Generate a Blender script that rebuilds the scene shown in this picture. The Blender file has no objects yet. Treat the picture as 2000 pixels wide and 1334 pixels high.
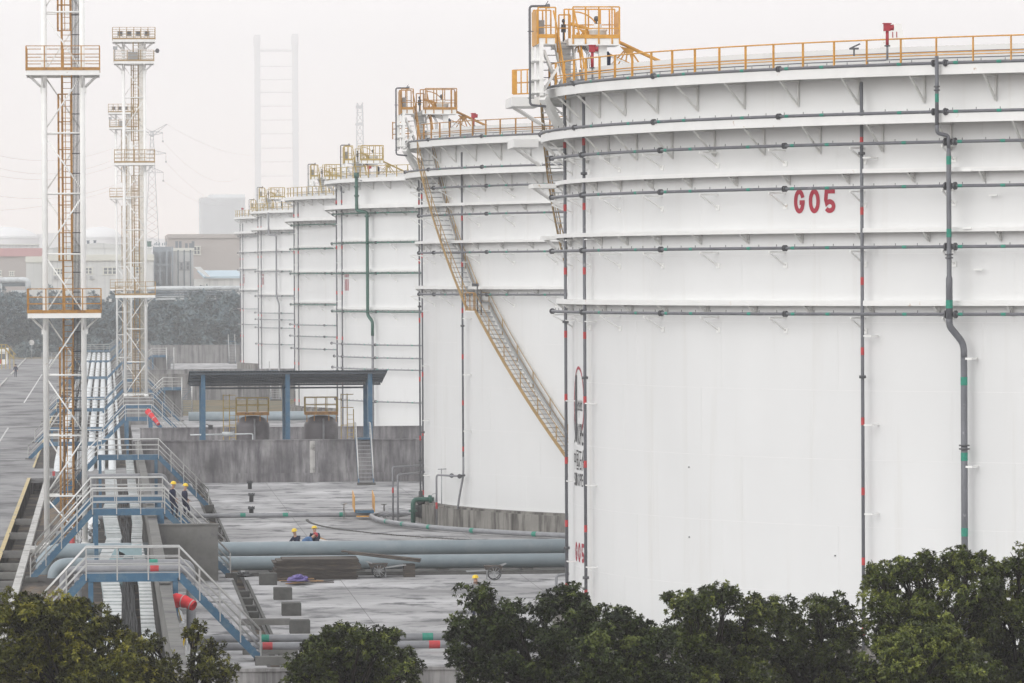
import bpy, math, random
import numpy as np
from mathutils import Vector, Matrix

RND = random.Random(11)
SC = bpy.context.scene
COL = SC.collection
PI = math.pi
CAM_Z = 13.9
FPX, PITCH, ROLL, YAW = 10049.4, 0.0135, -0.0051, math.atan(0.0789)


def ray(x, y):
    u, v = x - 1000.0, y - 667.0
    c, s = math.cos(ROLL), math.sin(ROLL)
    u, v = c * u + s * v, -s * u + c * v
    return turn(u / FPX, 1.0, -v / FPX)


def turn(a, b, z):
    yy = b * math.cos(PITCH) + z * math.sin(PITCH)
    zz = -b * math.sin(PITCH) + z * math.cos(PITCH)
    return Vector((a * math.cos(YAW) + yy * math.sin(YAW), -a * math.sin(YAW) + yy * math.cos(YAW), zz))


def at(px, py, Y):
    """survey helper: world point seen at photo pixel (px, py) at distance Y along the road"""
    d = ray(px, py)
    return d * (Y / d.y) + Vector((0, 0, CAM_Z))


# ---------------------------------------------------------------- materials
MATS = {}


def nodes_of(name):
    m = bpy.data.materials.new(name)
    m.use_nodes = True
    nt = m.node_tree
    return m, nt, nt.nodes['Principled BSDF']


def mat(name, col, rough=0.6, metal=0.0, var=0.12, scale=3.0, stretch=(1, 1, 1), bump=0.0, dirt=None, dscale=1.0,
        dstretch=(1, 1, 1), dlo=0.5, dhi=0.7, coat=0.0, detail=6.0, rvar=0.0, spec=None):
    """painted / mineral surface: base colour with a soft tone variation, an optional stain layer, optional bump"""
    if name in MATS:
        return MATS[name]
    m, nt, b = nodes_of(name)
    N, Lk = nt.nodes, nt.links
    geo = N.new('ShaderNodeNewGeometry')
    mp = N.new('ShaderNodeMapping'); mp.inputs['Scale'].default_value = [scale * q for q in stretch]
    Lk.new(geo.outputs['Position'], mp.inputs['Vector'])
    no = N.new('ShaderNodeTexNoise'); no.inputs['Scale'].default_value = 1.0; no.inputs['Detail'].default_value = detail
    no.inputs['Roughness'].default_value = 0.6
    Lk.new(mp.outputs[0], no.inputs['Vector'])
    mr = N.new('ShaderNodeMapRange'); mr.inputs[1].default_value = 0.3; mr.inputs[2].default_value = 0.7
    mr.inputs[3].default_value = 1 - var; mr.inputs[4].default_value = 1 + var * 0.6
    Lk.new(no.outputs['Fac'], mr.inputs[0])
    mu = N.new('ShaderNodeMix'); mu.data_type = 'RGBA'; mu.blend_type = 'MULTIPLY'; mu.inputs[0].default_value = 1.0
    mu.inputs[6].default_value = (*col, 1)
    Lk.new(mr.outputs[0], mu.inputs[7])
    out = mu.outputs[2]
    if dirt is not None:
        mp2 = N.new('ShaderNodeMapping'); mp2.inputs['Scale'].default_value = [dscale * q for q in dstretch]
        Lk.new(geo.outputs['Position'], mp2.inputs['Vector'])
        n2 = N.new('ShaderNodeTexNoise'); n2.inputs['Scale'].default_value = 1.0; n2.inputs['Detail'].default_value = 8
        n2.inputs['Roughness'].default_value = 0.65
        Lk.new(mp2.outputs[0], n2.inputs['Vector'])
        r2 = N.new('ShaderNodeMapRange'); r2.inputs[1].default_value = dlo; r2.inputs[2].default_value = dhi
        Lk.new(n2.outputs['Fac'], r2.inputs[0])
        mx = N.new('ShaderNodeMix'); mx.data_type = 'RGBA'
        mx.inputs[7].default_value = (*dirt, 1)
        Lk.new(r2.outputs[0], mx.inputs[0]); Lk.new(out, mx.inputs[6])
        out = mx.outputs[2]
        if rvar:
            rr = N.new('ShaderNodeMapRange'); rr.inputs[3].default_value = rough; rr.inputs[4].default_value = max(0.03, rough - rvar)
            Lk.new(r2.outputs[0], rr.inputs[0]); Lk.new(rr.outputs[0], b.inputs['Roughness'])
    Lk.new(out, b.inputs['Base Color'])
    b.inputs['Roughness'].default_value = rough
    b.inputs['Metallic'].default_value = metal
    if spec is None and rough >= 0.75:
        spec = 0.12
    if spec is not None:
        b.inputs['Specular IOR Level'].default_value = spec
    if bump:
        bp = N.new('ShaderNodeBump'); bp.inputs['Strength'].default_value = bump; bp.inputs['Distance'].default_value = 0.03
        Lk.new(no.outputs['Fac'], bp.inputs['Height']); Lk.new(bp.outputs[0], b.inputs['Normal'])
    MATS[name] = m
    return m


M_tank = mat('tank_white_paint', (0.70, 0.705, 0.70), 0.5, var=0.05, scale=0.16, stretch=(1, 1, 0.5), dirt=(0.60, 0.59, 0.56), dscale=1.0,
             dstretch=(1.1, 1.1, 0.05), dlo=0.56, dhi=0.86, spec=0.3)
M_white = mat('white_steel_paint', (0.83, 0.83, 0.81), 0.5, var=0.06, scale=2.0, dirt=(0.46, 0.35, 0.24), dscale=2.6, dlo=0.665, dhi=0.74)
M_whitef = mat('white_girder_paint', (0.76, 0.76, 0.745), 0.5, var=0.05, scale=1.2, dirt=(0.48, 0.37, 0.27), dscale=2.4, dlo=0.655, dhi=0.72)
M_bracket = mat('bracket_shade_greyed_white', (0.62, 0.62, 0.60), 0.6, var=0.1, scale=2.0)  # white paint greyed, the brackets' shading put into the colour
M_seam = mat('weld_seam_paint', (0.735, 0.735, 0.73), 0.5, var=0.05)
M_yel = mat('safety_orange_yellow_paint', (0.63, 0.31, 0.045), 0.5, var=0.2, scale=4, dirt=(0.30, 0.13, 0.04), dscale=5, dlo=0.6, dhi=0.75)
M_brown = mat('rusted_ochre_paint', (0.43, 0.215, 0.045), 0.6, var=0.25, scale=4, dirt=(0.15, 0.07, 0.035), dscale=5, dlo=0.52, dhi=0.7)
M_stair = mat('weathered_pale_ochre_paint', (0.38, 0.25, 0.10), 0.6, var=0.3, scale=4, dirt=(0.28, 0.16, 0.08), dscale=4, dlo=0.55, dhi=0.7)
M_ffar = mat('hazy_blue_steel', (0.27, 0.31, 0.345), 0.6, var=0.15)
M_creamp = mat('cream_pipe_paint', (0.66, 0.62, 0.52), 0.6, var=0.1)
M_ochre = mat('dull_yellow_paint', (0.42, 0.30, 0.08), 0.6, var=0.2, scale=4)
M_pipe = mat('dark_grey_pipe_paint', (0.13, 0.135, 0.15), 0.5, var=0.16, scale=2.5, dirt=(0.32, 0.32, 0.33), dscale=3.0, dlo=0.62, dhi=0.75)
M_gpipe = mat('wet_grey_pipe_paint', (0.235, 0.24, 0.255), 0.42, var=0.18, scale=2.5)
M_bpipe = mat('blue_grey_pipe_paint', (0.25, 0.305, 0.335), 0.45, var=0.08, scale=1.0, stretch=(1, 1, 1), dirt=(0.30, 0.345, 0.37), dscale=0.8)
M_wpipe = mat('white_insulation_cladding', (0.60, 0.63, 0.64), 0.45, var=0.15, scale=1.2, dirt=(0.34, 0.36, 0.37), dscale=0.7, dlo=0.52, dhi=0.7)
M_dark = mat('dark_iron', (0.035, 0.038, 0.042), 0.55, var=0.2)
M_flange = mat('flange_grey_iron', (0.085, 0.088, 0.095), 0.6, var=0.2, scale=6)
M_green = mat('green_band_paint', (0.015, 0.235, 0.165), 0.55, var=0.25, scale=6)
M_red = mat('red_band_paint', (0.45, 0.035, 0.04), 0.55, var=0.25, scale=6)
M_dred = mat('deep_red_paint', (0.37, 0.02, 0.035), 0.5, var=0.08)
M_dgreen = mat('dark_green_pipe_paint', (0.025, 0.10, 0.075), 0.5, var=0.15)
M_blue = mat('catwalk_blue_paint', (0.038, 0.118, 0.205), 0.5, var=0.16, scale=3, dirt=(0.10, 0.17, 0.22), dscale=2)
M_steel = mat('stainless_handrail', (0.52, 0.52, 0.51), 0.36, 0.75, var=0.08, scale=4)
M_galv = mat('galvanised_steel', (0.36, 0.37, 0.38), 0.5, 0.4, var=0.15, scale=5)
M_grate = mat('grey_steel_grating', (0.20, 0.21, 0.22), 0.6, 0.3, var=0.2, scale=9)
M_roofu = mat('blue_green_sheet_roof', (0.026, 0.058, 0.080), 0.6, var=0.15, scale=1.5)
M_floor = mat('wet_concrete_floor', (0.46, 0.455, 0.46), 0.9, var=0.55, scale=0.11, stretch=(.8, 1, 1), bump=0.04, dirt=(0.15, 0.151, 0.157), dscale=1.0,
              dstretch=(0.50, 0.36, 1), dlo=0.50, dhi=0.63, spec=0.04)
M_road = mat('wet_concrete_road', (0.285, 0.282, 0.285), 0.9, var=0.3, scale=0.12, bump=0.05, dirt=(0.12, 0.119, 0.123), dscale=1.0,
             dstretch=(0.20, 0.12, 1), dlo=0.47, dhi=0.62, spec=0.05)
M_ground = mat('wet_dark_earth', (0.06, 0.055, 0.05), 0.9, var=0.35, scale=0.5, dirt=(0.17, 0.135, 0.10), dscale=0.35, dlo=0.5, dhi=0.6, bump=0.3)
M_brownsoil = mat('brown_soil', (0.17, 0.125, 0.085), 0.9, var=0.4, scale=1.5, dirt=(0.09, 0.085, 0.08), dscale=0.8, dlo=0.45, dhi=0.6, bump=0.5)
M_drygrass = mat('dry_winter_turf', (0.20, 0.16, 0.10), 0.95, var=0.35, scale=0.6, dirt=(0.12, 0.12, 0.085), dscale=0.2, dlo=0.45, dhi=0.6)
M_wall = mat('stained_dike_concrete', (0.27, 0.262, 0.265), 0.85, var=0.6, scale=0.55, dirt=(0.085, 0.08, 0.092), dscale=1.0,
             dstretch=(3.2, 3.2, 0.42), dlo=0.38, dhi=0.70, bump=0.1, stretch=(1, 1, 0.8))
M_wall2 = mat('light_dike_concrete', (0.27, 0.265, 0.262), 0.85, var=0.25, scale=0.6, dirt=(0.10, 0.098, 0.10), dscale=1.0,
              dstretch=(2.2, 2.2, 0.16), dlo=0.46, dhi=0.66, bump=0.1)
M_block = mat('raw_concrete', (0.19, 0.188, 0.178), 0.85, var=0.28, scale=1.1, dirt=(0.10, 0.095, 0.105), dscale=0.55, dlo=0.52, dhi=0.66, bump=0.15)
M_found = mat('foundation_concrete', (0.25, 0.24, 0.22), 0.85, var=0.2, scale=1.4, dirt=(0.07, 0.065, 0.06), dscale=1.0,
              dstretch=(1.6, 1.6, 0.22), dlo=0.44, dhi=0.6)
M_curb = mat('weathered_kerb_concrete', (0.52, 0.51, 0.49), 0.8, var=0.2, scale=1.5, dirt=(0.2, 0.19, 0.18), dscale=1.1, dlo=0.52, dhi=0.65)
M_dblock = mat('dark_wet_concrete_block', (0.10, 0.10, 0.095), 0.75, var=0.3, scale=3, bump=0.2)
M_wood = mat('wet_dark_timber', (0.075, 0.066, 0.060), 0.75, var=0.35, scale=3, stretch=(1, 5, 9), dirt=(0.14, 0.115, 0.09), dscale=3, dstretch=(.4, 3, 6), dlo=.5, dhi=.65)
M_woodl = mat('pale_stick_timber', (0.36, 0.22, 0.11), 0.8, var=0.3, scale=4)
M_yline = mat('worn_yellow_marking', (0.52, 0.40, 0.17), 0.7, var=0.25, scale=2, dirt=(0.30, 0.28, 0.24), dscale=1.4, dlo=0.52, dhi=0.62)
M_wline = mat('worn_white_marking', (0.58, 0.58, 0.57), 0.7, var=0.25, scale=2)
M_tray = mat('ribbed_cable_tray_cover', (0.50, 0.52, 0.52), 0.45, 0.2, var=0.2, scale=2.5, dirt=(0.30, 0.33, 0.35), dscale=1.5, dlo=0.55, dhi=0.7)
M_trayb = mat('pale_blue_tray_paint', (0.30, 0.42, 0.45), 0.5, var=0.12, scale=2)
M_blackcable = mat('black_cable_sheath', (0.022, 0.022, 0.026), 0.5, var=0.3, scale=5)
M_sheet = mat('white_plastic_sheet', (0.74, 0.75, 0.76), 0.4, var=0.15, scale=3)
M_sock = mat('red_windsock_cloth', (0.66, 0.05, 0.06), 0.75, var=0.2, scale=4)
M_sockg = mat('grey_reflective_tape', (0.40, 0.36, 0.36), 0.5, var=0.1)
M_purple = mat('purple_tarp', (0.17, 0.13, 0.36), 0.55, var=0.25, scale=5)
M_vessel = mat('mauve_grey_vessel_paint', (0.115, 0.105, 0.115), 0.4, var=0.12, scale=1.2, dirt=(0.19, 0.18, 0.19), dscale=0.8, dlo=0.5, dhi=0.7)
M_bark = mat('wet_tree_bark', (0.018, 0.015, 0.013), 0.9, var=0.3, scale=8)
M_skin = mat('skin', (0.42, 0.25, 0.18), 0.6, var=0.05)
M_navy = mat('navy_workwear', (0.018, 0.024, 0.055), 0.85, var=0.25, scale=9)
M_lblue = mat('faded_blue_jacket', (0.085, 0.17, 0.33), 0.85, var=0.2, scale=9)
M_orange = mat('orange_vest', (0.75, 0.20, 0.03), 0.7, var=0.1)
M_helm = mat('yellow_hard_hat', (0.80, 0.55, 0.02), 0.35, var=0.05)
M_helmr = mat('red_hard_hat', (0.45, 0.03, 0.05), 0.35, var=0.05)
M_boot = mat('black_boot', (0.02, 0.02, 0.02), 0.7, var=0.1)
M_black = mat('black_sign_paint', (0.02, 0.02, 0.024), 0.5, var=0.05)
M_signred = mat('lettering_red_paint', (0.36, 0.018, 0.04), 0.5, var=0.06)
M_hall = mat('pale_profiled_cladding', (0.60, 0.61, 0.60), 0.6, var=0.05, scale=0.2, dirt=(0.50, 0.51, 0.51), dscale=1.0, dstretch=(0.9, 0.9, 0.001), dlo=0.5, dhi=0.56)
M_hallband = mat('cream_cladding_band', (0.66, 0.66, 0.60), 0.6, var=0.04, scale=0.2)
M_beige = mat('beige_render', (0.43, 0.395, 0.375), 0.8, var=0.06, scale=0.1)
M_greyb = mat('haze_paled_grey_cladding', (0.68, 0.70, 0.71), 0.7, var=0.06, scale=0.1)  # grey cladding lightened, distance haze put into the colour
M_pink = mat('faded_pink_roof', (0.52, 0.29, 0.29), 0.7, var=0.08, scale=0.1)
M_lbroof = mat('pale_blue_roof', (0.42, 0.54, 0.62), 0.6, var=0.06, scale=0.1)
M_glass = mat('dull_window_glass', (0.13, 0.15, 0.17), 0.2, var=0.1)
M_frame = mat('dark_blue_grey_steel', (0.12, 0.15, 0.18), 0.6, var=0.15)
M_pylon = mat('galvanised_pylon_steel', (0.48, 0.49, 0.50), 0.6, 0.0, var=0.1)
M_far = mat('far_haze_paled_concrete', (0.80, 0.80, 0.80), 0.8, var=0.03, scale=0.01)  # whitened so far things fade, haze put into the colour
M_rubble = mat('grey_rubble', (0.065, 0.06, 0.057), 0.9, var=0.5, scale=2.2, bump=0.5, dirt=(0.16, 0.125, 0.095), dscale=0.5, dlo=.55, dhi=.62)
M_mirror = mat('pale_polished_cladding', (0.62, 0.63, 0.64), 0.22, 0.8, var=0.1, scale=3)


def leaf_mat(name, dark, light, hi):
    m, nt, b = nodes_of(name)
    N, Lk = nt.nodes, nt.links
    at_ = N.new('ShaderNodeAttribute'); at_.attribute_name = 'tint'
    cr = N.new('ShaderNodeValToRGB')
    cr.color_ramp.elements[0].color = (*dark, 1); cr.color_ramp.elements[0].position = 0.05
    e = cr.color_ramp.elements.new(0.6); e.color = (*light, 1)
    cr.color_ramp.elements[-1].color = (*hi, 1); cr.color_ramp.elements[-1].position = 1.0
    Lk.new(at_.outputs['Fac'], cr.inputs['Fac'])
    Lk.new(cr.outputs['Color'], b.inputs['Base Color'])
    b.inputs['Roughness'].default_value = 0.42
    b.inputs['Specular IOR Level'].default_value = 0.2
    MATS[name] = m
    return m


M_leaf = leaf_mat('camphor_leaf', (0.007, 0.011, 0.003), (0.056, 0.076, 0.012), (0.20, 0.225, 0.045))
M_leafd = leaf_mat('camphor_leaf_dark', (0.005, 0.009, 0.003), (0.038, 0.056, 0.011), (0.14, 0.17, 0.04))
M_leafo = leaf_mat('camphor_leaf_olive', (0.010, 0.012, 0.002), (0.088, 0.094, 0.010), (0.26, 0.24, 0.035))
M_wood_far = leaf_mat('woodland_hazed_leaf', (0.070, 0.110, 0.130), (0.12, 0.17, 0.19), (0.18, 0.23, 0.24))  # pale bluish leaf tones, distance haze put into the colour


# ---------------------------------------------------------------- mesh builder
class MB:
    def __init__(s):
        s.v, s.f, s.m, s.sm = [], [], [], []

    def add(s, vs, fs, m=0, smooth=False):
        k = len(s.v)
        s.v.extend([(p[0], p[1], p[2]) for p in vs])
        for f in fs:
            s.f.append([i + k for i in f]); s.m.append(m); s.sm.append(smooth)
        return s

    def box(s, c, d, m=0, rz=0.0):
        x, y, z = d[0] / 2, d[1] / 2, d[2] / 2
        cs, sn = math.cos(rz), math.sin(rz)
        vs = []
        for a, b, e in ((-x, -y, -z), (x, -y, -z), (x, y, -z), (-x, y, -z), (-x, -y, z), (x, -y, z), (x, y, z), (-x, y, z)):
            vs.append((c[0] + a * cs - b * sn, c[1] + a * sn + b * cs, c[2] + e))
        return s.add(vs, [(0, 3, 2, 1), (4, 5, 6, 7), (0, 1, 5, 4), (1, 2, 6, 5), (2, 3, 7, 6), (3, 0, 4, 7)], m)

    def bx(s, x0, x1, y0, y1, z0, z1, m=0):
        return s.box(((x0 + x1) / 2, (y0 + y1) / 2, (z0 + z1) / 2), (x1 - x0, y1 - y0, z1 - z0), m)

    def bar(s, a, b, w, h=None, m=0, up=(0, 0, 1)):
        a, b = Vector(a), Vector(b); h = h or w
        t = (b - a)
        if t.length < 1e-6:
            return s
        t.normalize(); u = Vector(up)
        if abs(t.dot(u)) > 0.98:
            u = Vector((0, 1, 0))
        r = t.cross(u).normalized(); q = r.cross(t).normalized()
        vs = []
        for p in (a, b):
            for i, j in ((-1, -1), (1, -1), (1, 1), (-1, 1)):
                vs.append(p + r * (i * w / 2) + q * (j * h / 2))
        return s.add(vs, [(0, 3, 2, 1), (4, 5, 6, 7), (0, 1, 5, 4), (1, 2, 6, 5), (2, 3, 7, 6), (3, 0, 4, 7)], m)

    def tube(s, pts, r, n=8, m=0, caps=True, smooth=True, closed=False):
        P = [Vector(p) for p in pts]
        k = len(P)
        rr = r if isinstance(r, (list, tuple)) else [r] * k
        vs = []; prev = None
        for i, p in enumerate(P):
            if closed:
                t = (P[(i + 1) % k] - P[i - 1]).normalized()
            elif i == 0:
                t = (P[1] - P[0]).normalized()
            elif i == k - 1:
                t = (P[-1] - P[-2]).normalized()
            else:
                t = ((P[i] - P[i - 1]).normalized() + (P[i + 1] - P[i]).normalized())
                t = t.normalized() if t.length > 1e-6 else (P[i + 1] - P[i]).normalized()
            if prev is None:
                u = Vector((0, 0, 1)) if abs(t.z) < 0.9 else Vector((0, 1, 0))
                a = t.cross(u).normalized()
            else:
                a = (prev - t * prev.dot(t)).normalized()
            prev = a
            b = t.cross(a)
            for j in range(n):
                w = 2 * PI * j / n
                vs.append(p + (a * math.cos(w) + b * math.sin(w)) * rr[i])
        fs = []
        for i in range(k if closed else k - 1):
            i2 = (i + 1) % k
            for j in range(n):
                fs.append((i * n + j, i * n + (j + 1) % n, i2 * n + (j + 1) % n, i2 * n + j))
        s.add(vs, fs, m, smooth)
        if caps and not closed:
            o = len(s.v) - len(vs)
            s.f.append([o + j for j in range(n)][::-1]); s.m.append(m); s.sm.append(False)
            s.f.append([o + (k - 1) * n + j for j in range(n)]); s.m.append(m); s.sm.append(False)
        return s

    def band(s, c, R1, R2, z1, z2, a0=0.0, a1=360.0, n=120, m=0, smooth=True):
        """solid ring of rectangular section about the vertical through c"""
        full = abs(a1 - a0) >= 359.9
        k = n if full else n + 1
        vs = []
        for i in range(k):
            w = math.radians(a0 + (a1 - a0) * i / n)
            cs, sn = math.cos(w), math.sin(w)
            for R, z in ((R1, z1), (R2, z1), (R2, z2), (R1, z2)):
                vs.append((c[0] + R * cs, c[1] + R * sn, z))
        o = len(s.v)
        s.v.extend(vs)
        for i in range(n):
            i2 = (i + 1) % k
            for j in range(4):
                j2 = (j + 1) % 4
                s.f.append([o + i * 4 + j, o + i2 * 4 + j, o + i2 * 4 + j2, o + i * 4 + j2]); s.m.append(m)
                s.sm.append(False)
        if not full:
            s.f.append([o, o + 3, o + 2, o + 1]); s.m.append(m); s.sm.append(False)
            e = o + n * 4
            s.f.append([e, e + 1, e + 2, e + 3]); s.m.append(m); s.sm.append(False)
        return s

    def lathe(s, c, prof, n=24, m=0, smooth=True, axis='z'):
        vs = []
        for r, z in prof:
            for j in range(n):
                w = 2 * PI * j / n
                a, b = r * math.cos(w), r * math.sin(w)
                if axis == 'z':
                    vs.append((c[0] + a, c[1] + b, c[2] + z))
                elif axis == 'y':
                    vs.append((c[0] + a, c[1] + z, c[2] + b))
                else:
                    vs.append((c[0] + z, c[1] + a, c[2] + b))
        fs = []
        for i in range(len(prof) - 1):
            for j in range(n):
                fs.append((i * n + j, i * n + (j + 1) % n, (i + 1) * n + (j + 1) % n, (i + 1) * n + j))
        k = len(s.v)
        s.add(vs, fs, m, smooth)
        for i in (0, len(prof) - 1):
            if prof[i][0] > 1e-4:
                f = [k + i * n + j for j in range(n)]
                s.f.append(f if i else f[::-1]); s.m.append(m); s.sm.append(False)
        return s

    def prism(s, poly, y0, y1, m=0):
        """extrude an (x, z) outline along y"""
        n = len(poly)
        vs = [(p[0], y0, p[1]) for p in poly] + [(p[0], y1, p[1]) for p in poly]
        fs = [list(range(n)), list(range(2 * n - 1, n - 1, -1))]
        fs += [(i, i + n, (i + 1) % n + n, (i + 1) % n) for i in range(n)]
        return s.add(vs, fs, m)

    def mesh(s, name, mats, off=(0, 0, 0)):
        me = bpy.data.meshes.new(name)
        ox, oy, oz = off
        me.from_pydata([(x - ox, y - oy, z - oz) for x, y, z in s.v], [], s.f)
        for q in mats:
            me.materials.append(q)
        me.polygons.foreach_set('material_index', s.m)
        me.polygons.foreach_set('use_smooth', s.sm)
        me.update()
        return me

    def base(s):
        a = np.array(s.v)
        lo, hi = a.min(0), a.max(0)
        return Vector(((lo[0] + hi[0]) / 2, (lo[1] + hi[1]) / 2, lo[2]))


WL = {}


def tag(o, label=None, cat=None, group=None, kind=None):
    if label: o['label'] = label
    if cat: o['category'] = cat
    if group: o['group'] = group
    if kind: o['kind'] = kind
    return o


def thing(name, label, cat, loc=(0, 0, 0), group=None):
    o = bpy.data.objects.new(name, None)
    o.empty_display_size = 0.3
    COL.objects.link(o); o.location = loc
    WL[o.name] = Vector(loc)
    return tag(o, label, cat, group)


def part(name, mb, mats, parent, label=None):
    off = WL[parent.name]
    o = bpy.data.objects.new(name, mb.mesh(name, mats, off))
    COL.objects.link(o); o.parent = parent
    WL[o.name] = off
    if label: o['label'] = label
    return o


def single(name, mb, mats, label=None, cat=None, group=None, kind=None):
    b = mb.base()
    o = bpy.data.objects.new(name, mb.mesh(name, mats, b))
    COL.objects.link(o); o.location = b
    WL[o.name] = b
    return tag(o, label, cat, group, kind)


def struct(name, mb, mats):
    return single(name, mb, mats, kind='structure')


def inst(src_mesh, name, parent, ang=0.0):
    o = bpy.data.objects.new(name, src_mesh)
    COL.objects.link(o); o.parent = parent
    o.rotation_euler = (0, 0, ang)
    WL[o.name] = WL[parent.name]
    return o


def kids(o):
    return [c for c in bpy.data.objects if c.parent == o]


def dup(root, loc, label=None, rz=None, group=None):
    def cp(o, par):
        c = o.copy(); COL.objects.link(c); c.parent = par
        for ch in KIDS.get(o.name, []):
            cp(ch, c)
        return c
    KIDS = {}
    for q in bpy.data.objects:
        if q.parent: KIDS.setdefault(q.parent.name, []).append(q)
    r = cp(root, None)
    r.location = loc
    WL[r.name] = Vector(loc)
    if rz is not None: r.rotation_euler = (0, 0, rz)
    if label: r['label'] = label
    if group: r['group'] = group
    return r


def arc(c, R, z, a0, a1, n):
    return [(c[0] + R * math.cos(math.radians(a0 + (a1 - a0) * i / n)), c[1] + R * math.sin(math.radians(a0 + (a1 - a0) * i / n)), z) for i in range(n + 1)]


def pol(c, R, a, z):
    w = math.radians(a)
    return Vector((c[0] + R * math.cos(w), c[1] + R * math.sin(w), z))


def smooth_path(pts, rad, n=5):
    """round the corners of a polyline (pipe elbows)"""
    P = [Vector(p) for p in pts]
    out = [P[0]]
    for i in range(1, len(P) - 1):
        a, b, c = P[i - 1], P[i], P[i + 1]
        d1, d2 = (a - b), (c - b)
        r = min(rad, d1.length * 0.49, d2.length * 0.49)
        p, q = b + d1.normalized() * r, b + d2.normalized() * r
        for k in range(n + 1):
            t = k / n
            out.append(p * (1 - t) ** 2 + b * 2 * t * (1 - t) + q * t * t)
    out.append(P[-1])
    return out


def text_mesh(txt, height, width=None, bold=0.0, spacing=1.0):
    cu = bpy.data.curves.new('txt', 'FONT')
    cu.body = txt; cu.size = 1.0; cu.offset = bold; cu.space_character = spacing
    cu.resolution_u = 4
    o = bpy.data.objects.new('txt', cu); COL.objects.link(o)
    bpy.context.view_layer.update()
    dg = bpy.context.evaluated_depsgraph_get()
    me = bpy.data.meshes.new_from_object(o.evaluated_get(dg))
    v = np.array([x.co[:] for x in me.vertices]); f = [list(p.vertices) for p in me.polygons]
    bpy.data.objects.remove(o); bpy.data.curves.remove(cu); bpy.data.meshes.remove(me)
    lo, hi = v.min(0), v.max(0)
    w = hi[0] - lo[0]; h = hi[1] - lo[1]
    sx = (width / w) if width else height / h
    return [((p[0] - lo[0]) * sx, (p[1] - lo[1]) * height / h) for p in v], f


def on_shell(mb, pts, faces, c, R, a0, z0, m=0):
    """wrap a flat drawing (s along the shell, height) onto a tank shell"""
    vs = [pol(c, R, a0 + math.degrees(p[0] / R), z0 + p[1]) for p in pts]
    mb.add(vs, faces, m)
# ================================================================ ground, roads, yards
def slab(x0, x1, y0, y1, z0, z1):
    return MB().bx(x0, x1, y0, y1, z0, z1)


struct('ground', MB().add([(-3000, -100, -1.6), (3000, -100, -1.6), (3000, 6000, -1.6), (-3000, 6000, -1.6)], [(0, 1, 2, 3)]), [M_ground])
road = MB()
road.bx(-13.1, -5.2, 60, 850, -1.5, 0.0)
struct('road', road, [M_road])
struct('cross_road', slab(-5.2, 1.6, 353, 370, -0.35, -0.004), [M_road])
struct('left_pavement', slab(-60, -13.1, 60, 850, -1.5, -0.02), [M_road])
struct('road_far_bank', slab(-80, 100, 850, 1400, -1.5, 0.0), [M_drygrass])
kb = MB().bx(-13.3, -13.1, 60, 690, -0.3, 0.13).bx(-13.3, -13.1, 715, 850, -0.3, 0.13)
struct('road_kerb', kb, [M_curb])
yl = MB().add([(-5.42, 60, .006), (-5.2, 60, .006), (-5.2, 353, .006), (-5.42, 353, .006)], [(0, 1, 2, 3)])
yl.add([(-5.35, 372, .006), (-5.2, 372, .006), (-5.2, 850, .006), (-5.35, 850, .006)], [(0, 1, 2, 3)])
struct('yellow_road_line', yl, [M_yline])
wl = MB()
for k in range(22):                                                  # dashes of the road's centre line
    y0 = 395 + k * 3.4
    wl.add([(-8.98, y0, .005), (-8.83, y0, .005), (-8.83, y0 + 2.4, .005), (-8.98, y0 + 2.4, .005)], [(0, 1, 2, 3)])
wl.add([(-8.98, 560, .005), (-8.83, 560, .005), (-8.83, 720, .005), (-8.98, 720, .005)], [(0, 1, 2, 3)])
wl.add([(-8.98, 740, .005), (-8.83, 740, .005), (-8.83, 845, .005), (-8.98, 845, .005)], [(0, 1, 2, 3)])
struct('white_road_line', wl, [M_wline])

# pipe corridor between the road and the dike wall: ditch, kerb, earth bed
struct('ditch_floor', slab(-5.2, -4.2, 60, 353, -1.5, -1.1), [M_ground])
dk = MB()
for k in range(30):
    dk.bx(-4.2, -3.86, 72 + k * 9.4, 72 + k * 9.4 + 9.2, -1.5, 0.10)
struct('ditch_kerb', dk, [M_curb])
dw = MB().bx(-5.25, -5.2, 60, 353, -1.5, -0.012)
struct('ditch_wall', dw, [M_block])
struct('corridor_bed', slab(-3.86, 1.6, 60, 353, -1.5, -0.12), [M_rubble])
bs = MB()
for (x0, x1, y0, y1) in ((-3.8, -2.0, 205, 232), (-3.8, -1.2, 288, 318), (-3.7, -2.4, 262, 276)):
    n = 14; vs = []; fs = []
    for i in range(n + 1):
        for j in range(n + 1):
            u, v = i / n, j / n
            h = 0.30 * math.sin(PI * u) * math.sin(PI * v) + 0.12 * RND.random() * (0 < i < n and 0 < j < n)
            vs.append((x0 + (x1 - x0) * u, y0 + (y1 - y0) * v, -0.13 + h))
    for i in range(n):
        for j in range(n):
            a = i * (n + 1) + j
            fs.append((a, a + n + 1, a + n + 2, a + 1))
    bs.add(vs, fs, 0, True)
tag(single('soil', bs, [M_brownsoil]), kind='stuff')
struct('rear_corridor_bed', slab(-5.2, 1.6, 370, 850, -1.5, -0.15), [M_rubble])
bm_ = MB()
for y, h in ((258, 0.1), (247, .08), (276, .1), (292, .08), (233, .06), (228, .05), (224, .06), (240, .06)):
    bm_.bx(-5.22, -3.9, y, y + 0.35, -0.25, h)
tag(single('ditch_crossing_beam', bm_, [M_block]), kind='structure')

# tank yards (their floors are split by the drain gutter)
def yard(y0, y1, m, name):
    struct(name, slab(2.2, 5.72, y0, y1, -1.5, 0.0), [m])
    struct(name, slab(6.22, 95, y0, y1, -1.5, 0.0), [m])


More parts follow.
